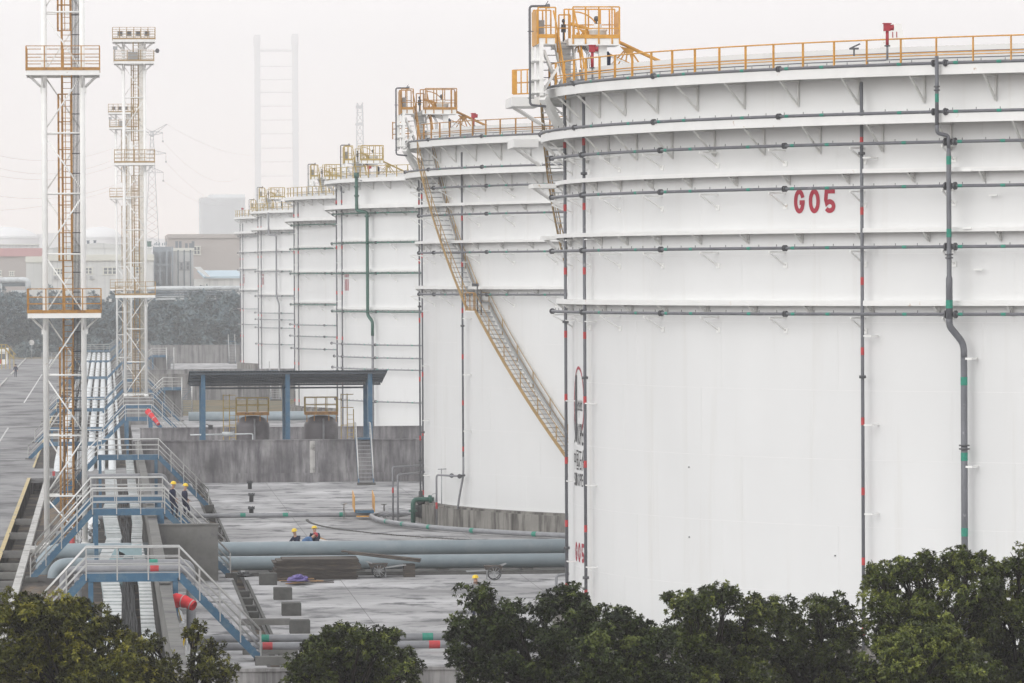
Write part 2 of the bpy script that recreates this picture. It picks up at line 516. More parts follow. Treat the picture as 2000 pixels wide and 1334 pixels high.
yard(144.3, 342.0, M_floor, 'yard_floor')
struct('drain_gutter', slab(5.72, 6.22, 144.3, 342, -1.5, -0.38), [M_ground])
gl = MB()
for y0, y1 in ((144.3, 233), (255, 342)):
    gl.bx(5.60, 5.72, y0, y1, -0.1, 0.035).bx(6.22, 6.34, y0, y1, -0.1, 0.035)
for y in (226, 221, 216, 212, 268, 275, 283, 297, 305):
    gl.bx(5.72, 6.22, y, y + 0.8, -0.3, -0.06)
struct('gutter_kerb', gl, [M_dblock])
struct('yard_floor', slab(2.2, 95, 369.3, 567, -1.5, 0.0), [M_floor])
struct('yard_turf', MB().add([(2.2, 506, .012), (20, 500, .012), (26, 566, .012), (2.2, 566, .012)], [(0, 1, 2, 3)]), [M_drygrass])
struct('yard_floor', slab(2.2, 95, 594.3, 800, -1.5, 0.0), [M_floor])
struct('middle_yard_floor', slab(2.2, 95, 342.3, 369, -1.5, 0.0), [M_floor])
struct('middle_yard_floor', slab(2.2, 95, 567.3, 594, -1.5, 0.0), [M_floor])
ej = MB()
for k in range(1, 12):                                              # dark joints between the cast floor panels
    y = 150 + k * 16.2
    ej.add([(6.4, y, .004), (90, y, .004), (90, y + .05, .004), (6.4, y + .05, .004)], [(0, 1, 2, 3)])
for k in range(4):
    x = 10.5 + k * 8.4
    ej.add([(x, 144.4, .0045), (x + .022, 144.4, .0045), (x + .022, 341.8, .0045), (x, 341.8, .0045)], [(0, 1, 2, 3)])
struct('floor_joint', ej, [M_dblock])
cj = MB()
for k in range(90):
    a = 178 + k * 0.75
    p, q = pol((47.8, 288.3), 36.6, a, 0.02), pol((47.8, 288.3), 36.6, a + 0.5, 0.02)
    cj.bar(p, q, 0.16, 0.05)
struct('raised_floor_seam', cj, [M_dblock])
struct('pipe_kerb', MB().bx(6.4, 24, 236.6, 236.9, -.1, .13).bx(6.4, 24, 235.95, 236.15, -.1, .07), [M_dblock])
struct('painted_pipe_shade', MB().add([(6.4, 236.9, .0062), (25, 236.9, .0062), (25, 243.5, .0062), (6.4, 243.5, .0062)], [(0, 1, 2, 3)]), [M_dblock])  # dark sheet under the big pipes, their contact shadow painted on the floor


def wall(name, label, x0, x1, y0, y1, z1, m, cap=True, plinth=0, strip=None):
    mb = MB().bx(x0, x1, y0, y1, -1.4, z1)
    if plinth:
        mb.bx(x0 + .02, x1, y0 - .06, y0, -1.4, plinth)
    if strip:
        mb.bx(strip, strip + .34, y0 - .02, y0, plinth, z1, 1).bx(strip + .13, strip + .2, y0 - .1, y0 - .02, plinth, z1, 1)
    if cap:
        mb.bx(x0 - .05, x1 + .05, y0 - .05, y1 + .05, z1 + .002, z1 + 0.09)
    return single(name, mb, [m, M_curb], label, 'wall', 'concrete dike walls')


wall('dike_wall', 'stained concrete dike wall running along the bottom edge behind the front trees', 1.9, 95, 144.0, 144.3, 2.75, M_wall2)
wall('dike_wall', 'concrete dike wall between the cable trays and the front tank yard', 1.9, 2.2, 144.36, 341.9, 2.7, M_block)
wall('dike_wall', 'tall streaky dark concrete wall in front of the open canopy', 1.7, 95, 342.0, 342.3, 2.75, M_wall, True, .62, at(605, 900, 342).x)
wall('dike_wall', 'dark concrete wall behind the two domed vessels', 2.4, 95, 369.0, 369.3, 2.8, M_wall)
wall('dike_wall', 'grey concrete wall far behind the canopy, half hidden by its roof', 4.0, 95, 567.0, 567.3, 2.8, M_wall2)
wall('dike_wall', 'grey concrete wall stub under the horizontal blue pipe beyond the canopy', 2.0, 95, 594.0, 594.3, 2.8, M_wall2)
wall('dike_wall', 'farthest pale concrete wall below the hazy trees', 2.2, 95, 800.0, 800.3, 2.75, M_wall2)
b = MB().bx(2.22, 5.0, 233.0, 233.5, -0.2, 2.52).bx(2.18, 5.05, 232.95, 233.55, 2.522, 2.58)
single('concrete_screen_wall', b, [M_block], 'square raw concrete wall slab where the two big blue pipes pass through', 'wall')
b = MB().bx(2.6, 7.4, 500.0, 500.6, -0.2, 2.72).bx(2.55, 7.45, 499.9, 500.7, 2.722, 2.80)
single('concrete_screen_wall', b, [M_wall2], 'grey concrete wall slab left of the canopy with a stair over it', 'wall')
b = MB().bx(5.2, 8.6, 690, 690.6, -0.2, 2.9).bx(5.15, 8.65, 689.9, 690.7, 2.902, 3.0)
single('concrete_screen_wall', b, [M_wall2], 'small distant concrete wall slab with a handrailed stair, right of the second mast', 'wall')

# ================================================================ storage tanks
def bracket_mesh(R0, R1, ztop, drop, name):
    mb = MB()
    mb.bar((R0 + .05, 0, ztop), (R0 + .05, 0, ztop - drop), 0.07, 0.07)
    mb.bar((R1 - .06, 0, ztop - .03), (R0 + .06, 0, ztop - drop + .04), 0.06, 0.07)
    mb.bar((R0 + .05, 0, ztop - .04), (R1 - .06, 0, ztop - .04), 0.06, 0.07)
    return mb.mesh(name, [M_bracket])


BR = {}


def bracket(R0, R1, ztop, drop):
    k = (R0, R1, round(ztop, 2), drop)
    if k not in BR:
        BR[k] = bracket_mesh(R0, R1, ztop, drop, 'bracket')
    return BR[k]


def pbracket_mesh(R0, R1, z):
    k = ('p', R0, R1, round(z, 2))
    if k not in BR:
        mb = MB()
        mb.bar((R0 + .01, 0, z - .13), (R1 + .08, 0, z - .13), 0.05, 0.06)
        mb.bar((R1 + .05, 0, z - .15), (R0 + .03, 0, z - .58), 0.05, 0.05)
        mb.bx(R0, R0 + .03, -.1, .1, z - .68, z - .5)
        BR[k] = mb.mesh('pipe_bracket', [M_white])
    return BR[k]


def ring_pipe(root, c, R, z, a0, a1, m=M_pipe, r=0.055, flange0=191.5, fstep=13.2, bands=True, brR0=None, br0=0, br1=0, bm=M_green, name='spray_pipe', endcap=True):
    mb = MB()
    n = int((a1 - a0) / 1.2) + 2
    mb.tube(arc(c, R, z, a0, a1, n), r, 8, 0)
    a = flange0
    while a < a1:
        if a > a0:
            for da in (-0.10, 0.06):
                p, q = pol(c, R, a + da, z), pol(c, R, a + da + 0.07, z)
                mb.tube([p, q], r * 2.0, 10, 1)
        a += fstep
    if endcap:
        p, q = pol(c, R, a0, z), pol(c, R, a0 + 0.12, z)
        mb.tube([p, q], r * 2.1, 10, 1)
    a = a0 + 2.0
    while a < a1:                                                   # nozzles on top
        p = pol(c, R, a, z)
        mb.bar(p, (p.x, p.y, z + r + 0.075), 0.02, 0.02, 1)
        a += 1.65
    if bands:
        a = flange0 + 3.6
        k = 0
        while a < a1:
            if a > a0:
                mb.tube([pol(c, R, a, z), pol(c, R, a + 0.32, z)], r * 1.06, 8, 2, caps=False)
            k += 1
            a += (3.0, 6.1, 4.1)[k % 3]
    o = part(name, mb, [m, M_flange, bm], root)
    if brR0:
        a = 195.6 - 7 * 4
        me = pbracket_mesh(brR0, R, z)
        while a < br1:
            if a > br0: inst(me, 'pipe_bracket', o, math.radians(a))
            a += 7
    return o


def riser(root, c, R, a, z0, z1, r=0.06, m=M_pipe, band=M_red, bstep=2.4, boff=0.6, clamp=True, flz=(), name='riser_pipe', pts=None):
    mb = MB()
    P = pts or [pol(c, R, a, z0), pol(c, R, a, z1)]
    mb.tube(smooth_path(P, 0.25) if pts else P, r, 10, 0)
    if pts is None:
        z = z0 + boff
        while z < z1 - 0.5:
            mb.tube([pol(c, R, a, z), pol(c, R, a, z + 0.26)], r * 1.05, 10, 2, caps=False)
            z += bstep
        if clamp:
            z = z0 + 1.7
            while z < z1:
                t = Vector((-math.sin(math.radians(a)), math.cos(math.radians(a)), 0))
                p = pol(c, R, a, z)
                mb.bar(p - t * (-r * .2), p + t * 0.40, 0.045, 0.045, 3)
                q = p + t * 0.36
                mb.bar(q, pol(c, R - 0.4, a + math.degrees(.36 / R), z), 0.045, 0.045, 3)
                z += 3.05
        for z in flz:
            mb.tube([pol(c, R, a, z - .05), pol(c, R, a, z + .05)], r * 2.0, 10, 1)
    return part(name, mb, [m, M_flange, band, M_white], root)


def tank(name, label, c, zb, rings, pipes, risers, view, seams, ladder_az=None, rail_m=M_brown, br_phase=186.3, zfound=1.0, fl0=191.5):
    """rings: (z_low, z_high, R_outer, bracket drop, bracket phase); pipes: (R, z, a0, bracketed, material)"""
    R = 30.0
    zt = 21.5 + zb
    z0 = zfound + zb * 0.6
    root = thing(name, label, 'storage tank', (c[0], c[1], 0), 'white storage tanks standing in a row')
    f = MB().band(c, 29.2, 30.62, -0.02, z0 - 0.12, n=160).band(c, 29.2, 30.45, z0 - 0.12, z0 - .002, n=160)
    part('foundation', f, [M_found], root)
    sh = MB().band(c, 29.97, 30.0, z0, zt, n=240)
    sh.band(c, 30.0, 30.07, z0, z0 + 0.05, n=200)
    # smooth outer wall
    o = part('shell', sh, [M_tank], root)
    sm = MB()
    for z in seams:
        sm.band(c, 29.99, 30.006, z + zb, z + zb + 0.022, view[0] - 20, view[1] + 20, n=110)
    for i, z in enumerate(seams[:-1]):                              # upright welds, staggered course by course
        a = view[0] - 14 + (i % 3) * 2.3
        while a < view[1] + 14:
            sm.bar(pol(c, 30.001, a, z + zb + .02), pol(c, 30.001, a, seams[i + 1] + zb), 0.010, 0.006)
            a += 11.4
    part('weld_seam', sm, [M_seam], root)
    fr = MB().band(c, 0.01, 29.8, zb + 12.0, zb + 12.3, n=64)
    part('floating_roof', fr, [M_galv], root)
    for (za, zc, Ro, drop, ph) in rings:
        g = MB().band(c, 29.98, Ro, zc + zb - 0.02, zc + zb, n=180)
        g.band(c, Ro - 0.02, Ro, za + zb, zc + zb - 0.02, n=180)
        g.band(c, Ro - 0.12, Ro - 0.02, za + zb, za + zb + 0.015, n=180)
        go = part('wind_girder', g, [M_whitef], root)
        a = ph
        me = bracket(30.0, Ro, za + zb + 0.02, drop)
        while a > view[0]:
            a -= 5.27
        while a < view[1]:
            inst(me, 'bracket', go, math.radians(a)); a += 5.27
    for (Rp, z, a0, br, m) in pipes:
        ring_pipe(root, c, Rp, z + zb, a0, view[1] + 15, m=m, brR0=30.0 if br else None, br0=view[0] + 1.5, br1=view[1], flange0=fl0)
    for q in risers:
        riser(root, c, **q)
    return root


def top_railing(root, c, R, zd, a0, a1, m, step=2.6, phase=188.85, h=0.88):
    mb = MB()
    a = phase
    while a - step > a0:
        a -= step
    while a < a1:
        t = pol((0, 0), 1, a + 90, 0)
        p = pol(c, R, a, zd)
        mb.bar(p, (p.x, p.y, zd + h), 0.085, 0.03, 0, up=(t.x, t.y, 0))
        a += step
    n = int((a1 - a0) / 2.6) * 2
    mb.tube(arc(c, R, zd + h, a0, a1, n), 0.028, 6, 0)
    for q in (0.27, 0.36):
        mb.tube(arc(c, R, zd + q + 0.02, a0, a1, n), 0.02, 6, 0)
    part('railing', mb, [m], root)
    mb = MB()
    for q in (0.22, 0.44):
        mb.tube(arc(c, R - 0.75, zd + q, a0, a1, n), 0.022, 6, 0)
    part('conduit_pipe', mb, [M_pipe], root)


SEAMS = (1.0, 2.72, 5.06, 7.37, 9.75, 12.1, 14.45, 16.8, 19.1)
T1, T2 = (47.7, 195.8), (47.8, 288.3)
RING_A = [(20.48, 20.80, 31.0, 0.92, 186.3), (18.87, 19.16, 31.0, 0.95, 183.0), (17.22, 17.37, 30.45, 0.36, 185.45), (15.19, 15.34, 30.45, 0.36, 186.6), (12.68, 12.86, 30.45, 0.36, 187.4)]


def pipes_a(a0, m=M_pipe):
    return [(31.0, 20.87, a0 - 5, False, m), (31.0, 19.23, a0 - 7, False, m), (30.73, 18.22, a0, True, m), (30.73, 16.73, a0, True, m), (30.73, 14.68, a0, True, m), (30.73, 12.40, a0, True, m)]


G05 = tank('storage_tank', 'nearest huge white tank filling the right half, marked with red G05', T1, 0.0, RING_A, pipes_a(180.5),
           [dict(R=30.36, a=189.6, z0=1.2, z1=20.4, flz=(2.5, 9.95, 17.55)), dict(R=30.30, a=181.9, z0=1.2, z1=20.4, flz=(3.4, 12.0)),
            dict(R=30.42, a=224.0, z0=0.8, z1=20.35, flz=(10.25, 17.9))],
           (176, 250), SEAMS)
top_railing(G05, T1, 31.0, 20.85, 183.5, 262, M_yel)
# the main riser with its two offsets
def main_riser(root, c, a, dz, m, bandm):
    r1, r2, r3 = 0.065, 0.085, 0.115
    da = 0.85
    mb = MB()
    mb.tube([pol(c, 31.16, a - .5, 21.1 + dz), pol(c, 31.16, a - .5, 18.78 + dz)], r1, 10, 0)
    mb.tube(smooth_path([pol(c, 31.16, a - .5, 18.8 + dz), pol(c, 31.16, a - .5, 18.5 + dz), pol(c, 30.85, a, 18.42 + dz), pol(c, 30.85, a, 18.0 + dz)], 0.12), r1, 10, 0)
    mb.tube([pol(c, 30.85, a, 18.0 + dz), pol(c, 30.85, a, 17.75 + dz), pol(c, 30.85, a, 13.7 + dz), pol(c, 30.85, a, 13.6 + dz), pol(c, 30.85, a, 12.25 + dz)], [r1, r2, r2, r3, r3], 12, 0)
    mb.tube(smooth_path([pol(c, 30.85, a, 12.26 + dz), pol(c, 30.85, a, 12.0 + dz), pol(c, 30.45, a + .62, 11.4 + dz), pol(c, 30.45, a + .62, 10.9 + dz)], .25), r3, 12, 0)
    mb.tube([pol(c, 30.45, a + .62, 10.95 + dz), pol(c, 30.45, a + .62, 0.6 + dz)], r3, 12, 0)
    for z, aa, RR, rr in ((20.0, a - .5, 31.16, r1), (14.35, a, 30.85, r2), (7.9, a + .62, 30.45, r3)):
        for d in (-.07, .05):
            mb.tube([pol(c, RR, aa, z + d + dz), pol(c, RR, aa, z + d + .045 + dz)], rr * 1.6, 12, 1)
    for z, aa, RR, rr in ((19.55, a - .5, 31.16, r1), (17.45, a, 30.85, r2), (15.0, a, 30.85, r2), (12.6, a, 30.85, r3), (10.0, a + .62, 30.45, r3), (7.45, a + .62, 30.45, r3), (4.9, a + .62, 30.45, r3), (2.5, a + .62, 30.45, r3)):
        mb.tube([pol(c, RR, aa, z + dz), pol(c, RR, aa, z + .28 + dz)], rr * 1.04, 12, 2, caps=False)
    for z in (20.87, 19.23):
        for s in (-.42, .42):
            mb.tube([pol(c, 31.05, a - .5 + s, z + dz), pol(c, 31.05, a - .5 + s + .09, z + dz)], .125, 10, 1)
    for z in (18.22, 16.73, 14.68, 12.40):
        for s in (-.38, .30):
            mb.tube([pol(c, 30.76, a + s, z + dz), pol(c, 30.76, a + s + .11, z + dz)], .14, 10, 1)
    for z in (17.25, 15.3, 10.9, 7.25, 3.75):
        p = pol(c, 30.5, a + .62, z + dz)
        mb.bar(p, pol(c, 30.45, a + 1.2, z + dz), .07, .07, 3)
        mb.bar(pol(c, 30.45, a + 1.15, z + dz), pol(c, 30.0, a + 1.15, z + dz), .06, .07, 3)
    part('main_riser_pipe', mb, [m, M_flange, bandm, M_white], root)


main_riser(G05, T1, 231.15, 0.0, M_pipe, M_green)
# odd lugs on the shell
mb = MB()
for a, z in ((232.2, 19.0), (232.3, 13.9), (233.4, 16.4), (222.2, 12.75)):
    mb.bar(pol(T1, 30.0, a, z), pol(T1, 30.22, a, z), .05, .05); mb.bar(pol(T1, 30.2, a, z), pol(T1, 30.2, a + .55, z), .05, .05)
for a, z in ((206, 4.4), (221.0, 4.05), (221.0, 2.4), (206, 6.9)):
    mb.tube([pol(T1, 30.0, a, z), pol(T1, 30.03, a, z)], .024, 10, 1)
part('shell_lug', mb, [M_white, M_dark], G05)

# painted writing and emblem on the nearest tank
def letters(root, txt, c, a0, z0, h, w, m, bold=0.012, name='lettering', each=None):
    mb = MB()
    x = 0.0
    n = len(txt)
    cell = w / n
    for ch in txt:
        v, f = text_mesh({'0': 'O'}.get(ch, ch), h, each or cell * 0.80, bold)
        on_shell(mb, [(p[0] + x, p[1]) for p in v], f, c, 30.012, a0, z0)
        x += cell
    return part(name, mb, [m], root)


letters(G05, 'SINOPEC', T1, 182.15, 5.80, 0.48, 2.42, M_black, bold=0.004, name='company_name', each=0.27)


def strokes(mb, segs, a0, z0, sx, sz, w, m=0, c=T1):
    """brush strokes ((x0, z0), (x1, z1)) in a unit cell -> thin plates on the shell"""
    for seg in segs:
        for p, q in zip(seg[:-1], seg[1:]):
            P = (p[0] * sx, p[1] * sz); Q = (q[0] * sx, q[1] * sz)
            dx, dz = Q[0] - P[0], Q[1] - P[1]
            L = math.hypot(dx, dz) or 1
            nx, nz = -dz / L * w / 2, dx / L * w / 2
            ex, ez = dx / L * w / 2 * .6, dz / L * w / 2 * .6
            on_shell(mb, [(P[0] - ex + nx, P[1] - ez + nz), (P[0] - ex - nx, P[1] - ez - nz), (Q[0] + ex - nx, Q[1] + ez - nz), (Q[0] + ex + nx, Q[1] + ez + nz)],
                     [(0, 1, 2, 3)], c, 30.012, a0, z0, m)


def loop_arc(cx, cz, rx, rz, t0, t1, n=14):
    return [(cx + rx * math.cos(math.radians(t0 + (t1 - t0) * i / n)), cz + rz * math.sin(math.radians(t0 + (t1 - t0) * i / n))) for i in range(n + 1)]


def brush(mb, line, w, a0, z0, m=0, c=T1):
    """one mitred brush line drawn on the shell"""
    n = len(line); vs = []
    closed = line[0] == line[-1]
    for i in range(n):
        p = line[i]
        a = line[i - 1] if i > 0 else (line[-2] if closed else p)
        b = line[i + 1] if i < n - 1 else (line[1] if closed else p)
        d1 = Vector((p[0] - a[0], p[1] - a[1])); d2 = Vector((b[0] - p[0], b[1] - p[1]))
        if d1.length < 1e-6: d1 = d2
        if d2.length < 1e-6: d2 = d1
        d1.normalize(); d2.normalize()
        n1 = Vector((-d1.y, d1.x)); n2 = Vector((-d2.y, d2.x)); q = n1 + n2
        q = q.normalized() if q.length > .1 else n1
        k = w / 2 / max(.45, q.dot(n1))
        vs += [(p[0] + q.x * k, p[1] + q.y * k), (p[0] - q.x * k, p[1] - q.y * k)]
    on_shell(mb, vs, [(2 * i, 2 * i + 2, 2 * i + 3, 2 * i + 1) for i in range(n - 1)], c, 30.012, a0, z0, m)


def tank_number(a0, z0, h, wid, gap, w):
    mb = MB(); hw = w / 2; x = 0.0
    rx = wid / 2 - hw; rz = wid * .62
    top, bot = h - hw - rz, hw + rz
    def sh(L, x): return [(p[0] + x, p[1]) for p in L]
    cx = wid / 2
    g = loop_arc(cx, top, rx, rz, 20, 180, 12) + loop_arc(cx, bot, rx, rz, 180, 320, 12) + [(wid - hw, bot * .9), (wid - hw, h * .45), (cx + .01, h * .45)]
    brush(mb, sh(g, 0), w, a0, z0)
    o = loop_arc(cx, top, rx, rz, 0, 180, 14) + loop_arc(cx, bot, rx, rz, 180, 360, 14); o.append(o[0])
    brush(mb, sh(o, wid + gap), w, a0, z0)
    r5 = h * .285
    f = [(wid - .02, h - hw), (hw + .03, h - hw), (hw, h * .56)] + loop_arc(cx, r5, rx, r5 - hw, 140, -150, 18)
    brush(mb, sh(f, 2 * (wid + gap)), w, a0, z0)
    return part('tank_number', mb, [M_signred], G05)


tank_number(217.42, 15.88, 0.84, 0.52, 0.195, 0.165)
tank_number(182.55, 2.92, 0.74, 0.50, 0.22, 0.15)
HAN = [
    [[(.12, .35), (.12, .75)], [(.12, .75), (.88, .75)], [(.88, .75), (.88, .35)], [(.12, .38), (.88, .38)], [(.5, 1), (.5, 0)]],
    [[(.1, 0), (.1, .97)], [(.1, .95), (.9, .95)], [(.9, .97), (.9, 0)], [(.1, .03), (.9, .03)], [(.25, .76), (.75, .76)], [(.28, .5), (.72, .5)], [(.22, .2), (.78, .2)], [(.5, .76), (.5, .2)], [(.6, .36), (.68, .28)]],
    [[(.05, .92), (.95, .92)], [(.48, .92), (.32, .5), (.04, .2)], [(.32, .5), (.32, 0)], [(.32, .5), (.88, .5)], [(.88, .5), (.88, 0)], [(.32, .06), (.88, .06)]],
    [[(.34, 1), (.2, .7), (.02, .5)], [(.24, .72), (.24, 0)], [(.92, .78), (.7, .55), (.45, .42)], [(.58, 1), (.58, .15), (.66, .05), (.9, .05), (.95, .25)]],
]
mb = MB()
for i, g in enumerate(HAN):
    strokes(mb, g, 182.05 + math.degrees(i * 0.63 / 30), 6.42, 0.54, 0.74, 0.062)
part('chinese_name', mb, [M_black], G05)
# emblem: red ring open at the foot, grey and black upright bands, curved stem, small script
mb = MB()
ringp = []
for k in range(61):
    t = math.radians(-52 + k * 284 / 60)
    thick = 0.17 - 0.10 * abs(math.sin(t)) + 0.045 * max(0.0, math.sin(t)) ** 6
    ringp.append((t, thick))
cx_, cz_, rx_, rz_ = 1.18, 1.55, 1.13, 1.36
vs, fs = [], []
for t, th in ringp:
    vs.append((cx_ + rx_ * math.cos(t), cz_ + rz_ * math.sin(t)))
    vs.append((cx_ + (rx_ - th) * math.cos(t), cz_ + (rz_ - th) * math.sin(t)))
fs = [(2 * i, 2 * i + 2, 2 * i + 3, 2 * i + 1) for i in range(60)]
on_shell(mb, vs, fs, T1, 30.012, 182.15, 7.42, 0)
for x0, x1, z0, z1, k in ((.34, .47, .15, 2.55, 2), (.50, .64, .05, 2.62, 1), (.66, .80, .02, 2.60, 3)):
    on_shell(mb, [(x0, z0), (x1, z0), (x1, z1 - .05), (x0, z1)], [(0, 1, 2, 3)], T1, 30.013, 182.15, 7.42, k)
strokes(mb, [[(.10, .02), (.30, .10), (.30, .30), (.16, .55), (.06, .80), (.10, 1.05), (.28, 1.25)]], 182.15, 7.42, 1, 1, .10, 1)
strokes(mb, [[(.17, .08), (.22, .32), (.10, .58), (.02, .85), (.10, 1.1)]], 182.15, 7.42, 1, 1, .04, 1)
for i in range(4):
    x = .92 + i * .27
    strokes(mb, [[(x, 1.42 + .1 * (i % 2)), (x + .17, 1.50)], [(x + .08, 1.62), (x + .04, 1.24)], [(x + .02, 1.3), (x + .18, 1.26)], [(x + .16, 1.58), (x + .12, 1.36)]], 182.15, 7.42, 1, 1, .055, 1)
strokes(mb, [[(1.3, 1.2), (1.27, .98)]], 182.15, 7.42, 1, 1, .03, 1)
part('emblem', mb, [M_signred, M_black, M_pipe, M_flange], G05)
mb = MB()
x = 0.84
for ch in 'NOPEC':
    v, f = text_mesh(ch, 0.80, 0.26, 0.006)
    on_shell(mb, [(p[0] + x, p[1]) for p in v], f, T1, 30.012, 182.15, 7.36)
    x += 0.325
part('emblem_wordmark', mb, [M_black], G05)
# second tank
T_2 = tank('storage_tank', 'second white tank with a long brown spiral stair down its face', T2, 0.3, RING_A, pipes_a(187.0),
           [dict(R=30.36, a=199.88, z0=3.6, z1=20.4, flz=(11.0, 2.9), bstep=2.5, r=.055), dict(R=30.3, a=181.3, z0=0.6, z1=20.3, flz=(3.4, 12.0), r=.05, bstep=3.3, clamp=False), dict(R=30.3, a=184.0, z0=0.9, z1=20.3, flz=(5, 13), r=.05, bstep=3.3)],
           (180, 236), SEAMS, fl0=193.4)
top_railing(T_2, T2, 31.0, 21.15, 190.5, 245, M_brown, phase=189.2)
mb = MB()
mb.tube(smooth_path([pol(T2, 30.36, 199.88, 3.9), pol(T2, 30.36, 199.88, 2.9), pol(T2, 30.4, 199.0, 1.7), pol(T2, 30.5, 198.9, .9)], .3), .06, 8)
mb.tube(smooth_path([pol(T2, 30.4, 199.8, 2.85), pol(T2, 30.95, 195.2, 2.85), pol(T2, 30.95, 195.2, .1)], .2), .055, 8)
mb.tube([pol(T2, 30.95, 195.2, 1.0), pol(T2, 30.95, 195.2, 1.35)], .06, 8, 2, caps=False)
for a in (199.7, 197.6):
    mb.tube([pol(T2, 30.55, a, 2.85), pol(T2, 30.56, a + .12, 2.85)], .13, 8, 1)
part('drain_pipe', mb, [M_gpipe, M_flange, M_red], T_2)


def spiral_stair(root, c, way, m_rail, out=31.02, inn=30.16):
    """way: (angle, height) corner points from the top down"""
    n = 84
    tot = abs(way[-1][0] - way[0][0]); knots = [abs(w[0] - way[0][0]) / tot for w in way]

    def at_u(u):
        for k in range(len(way) - 1):
            if u <= knots[k + 1] + 1e-9:
                t = (u - knots[k]) / (knots[k + 1] - knots[k])
                return way[k][0] + (way[k + 1][0] - way[k][0]) * t, way[k][1] + (way[k + 1][1] - way[k][1]) * t
        return way[-1]
    st = thing_part('spiral_stair', root)
    s = MB(); t = MB(); rl = MB()
    pin, pout = [], []
    for i in range(n + 1):
        u = i / n
        a, z = at_u(u)
        pin.append(pol(c, inn, a, z)); pout.append(pol(c, out, a, z))
    for L in (pin, pout):
        for p, q in zip(L[:-1], L[1:]):
            s.bar(p, q, 0.05, 0.13, 0 if L is pin else 1)
    for i in range(n):
        a, z = at_u((i + .5) / n)
        p, q = pol(c, inn + .03, a, z), pol(c, out - .03, a, z)
        t.bar(p, q, 0.24, 0.04)
    for L, k in ((pout, 6), (pin, 6)):
        top = [Vector((p.x, p.y, p.z + 0.95)) for p in L]
        mid = [Vector((p.x, p.y, p.z + 0.5)) for p in L]
        rl.tube(top, 0.024, 6); rl.tube(mid, 0.016, 6)
        for i in range(0, n + 1, k):
            rl.bar(L[i] - Vector((0, 0, .05)), top[i], 0.055, 0.04)
    for L, w in ((pout, 0.05),):
        for p, q in zip(L[:-1], L[1:]):
            rl.bar(p + Vector((0, 0, .13)), q + Vector((0, 0, .13)), 0.03, 0.05)
    for i in range(5, n, 12):                                       # wall brackets under the flight
        p, q = pout[i], pin[i]
        s.bar(p - Vector((0, 0, .1)), q - Vector((0, 0, .1)), .07, .07)
        s.bar(p - Vector((0, 0, .12)), pol(c, 30.0, at_u(i / n)[0], q.z - .55), .06, .06)
    part('stringer', s, [M_white, m_rail], st); part('tread', t, [M_galv], st); part('stair_railing', rl, [m_rail], st)
    ct = MB()
    ci = [Vector((p.x, p.y, p.z + .42)) for p in pin]
    for p, q in zip(ci[:-1], ci[1:]):
        ct.bar(p, q, 0.10, 0.09)
    part('cable_tray', ct, [M_galv], st)
    return st


def thing_part(name, root):
    o = bpy.data.objects.new(name, None); COL.objects.link(o); o.parent = root
    o.empty_display_size = .2
    WL[o.name] = WL[root.name]
    return o


st2 = spiral_stair(T_2, T2, [(189.2, 20.2), (203.6, 11.85), (205.2, 11.85), (226.5, 0.7)], M_stair)
mb = MB()                                                            # half-way landing with its lamp
mb.band(T2, 30.2, 31.1, 11.78, 11.84, 203.5, 205.2, n=6)
for a in (203.5, 204.4, 205.2):
    p = pol(T2, 31.10, a, 11.84); mb.bar(p, p + Vector((0, 0, .95)), .05, .05, 1)
mb.tube(arc(T2, 31.10, 12.79, 203.5, 205.2, 5), .026, 6, 1)
p = pol(T2, 31.0, 205.6, 11.6)
mb.tube([p, p + Vector((0, 0, 1.65))], .035, 6, 2); mb.box(p + Vector((-.12, -.05, 1.62)), (.36, .16, .16), 2)
mb.tube([p + Vector((.2, 0, 0)), p + Vector((.2, 0, 1.35))], .035, 6, 2)
part('landing', mb, [M_white, M_brown, M_flange], st2)
spiral_stair(G05, T1, [(173.0, 20.7), (135.5, 0.8)], M_stair)

# girder extensions (stair landings sticking out past the shell)
def landing_ext(root, px0, px1, Y, zt, h, depth=2.2):
    x0, x1 = at(px0, 300, Y).x, at(px1, 300, Y).x
    mb = MB().bx(x0, x1, Y, Y + depth, zt - h, zt)
    for k in range(3):
        y = Y + .25 + k * .8
        mb.bar((x0 + .15, y, zt - h), (x1 + .15, y, zt - h - .7), .05, .05)
    part('stair_landing', mb, [M_whitef], root)


landing_ext(G05, 1000, 1056, 200.0, 20.72, 0.36, 3.2)
landing_ext(G05, 1003, 1052, 200.0, 19.08, 0.32, 3.0)
landing_ext(G05, 1041, 1092, 199.4, 17.33, 0.17)
landing_ext(G05, 1064, 1100, 199.0, 15.30, 0.16)
landing_ext(T_2, 817, 835, 291.0, 15.62, 0.16)
mb = MB()                                                            # railing of the landing by the platform
for zz in (0, .45, .95):
    mb.bar(at(1002, 185, 200) + Vector((0, 0, zz - .0 if zz else .02)) , at(1042, 183, 200) + Vector((0, 0, zz if zz else .02)), .05, .05)
for px, w in ((1005, .2), (1018, .05), (1030, .05)):
    p = at(px, 184, 200); mb.bar(p, p + Vector((0, 0, .95)), w, .06)
part('landing_railing', mb, [M_yel], G05)
# (tank 2 has the same at its left end)
mb = MB()
for zz in (.3, .6, .95):
    mb.bar(at(767, 273, 289) + Vector((0, 0, zz)), at(800, 271, 289) + Vector((0, 0, zz)), .05, .05)
for px in (767, 776, 788, 797):
    p = at(px, 272, 289); mb.bar(p, p + Vector((0, 0, .98)), .06, .06)
part('landing_railing', mb, [M_brown], T_2)

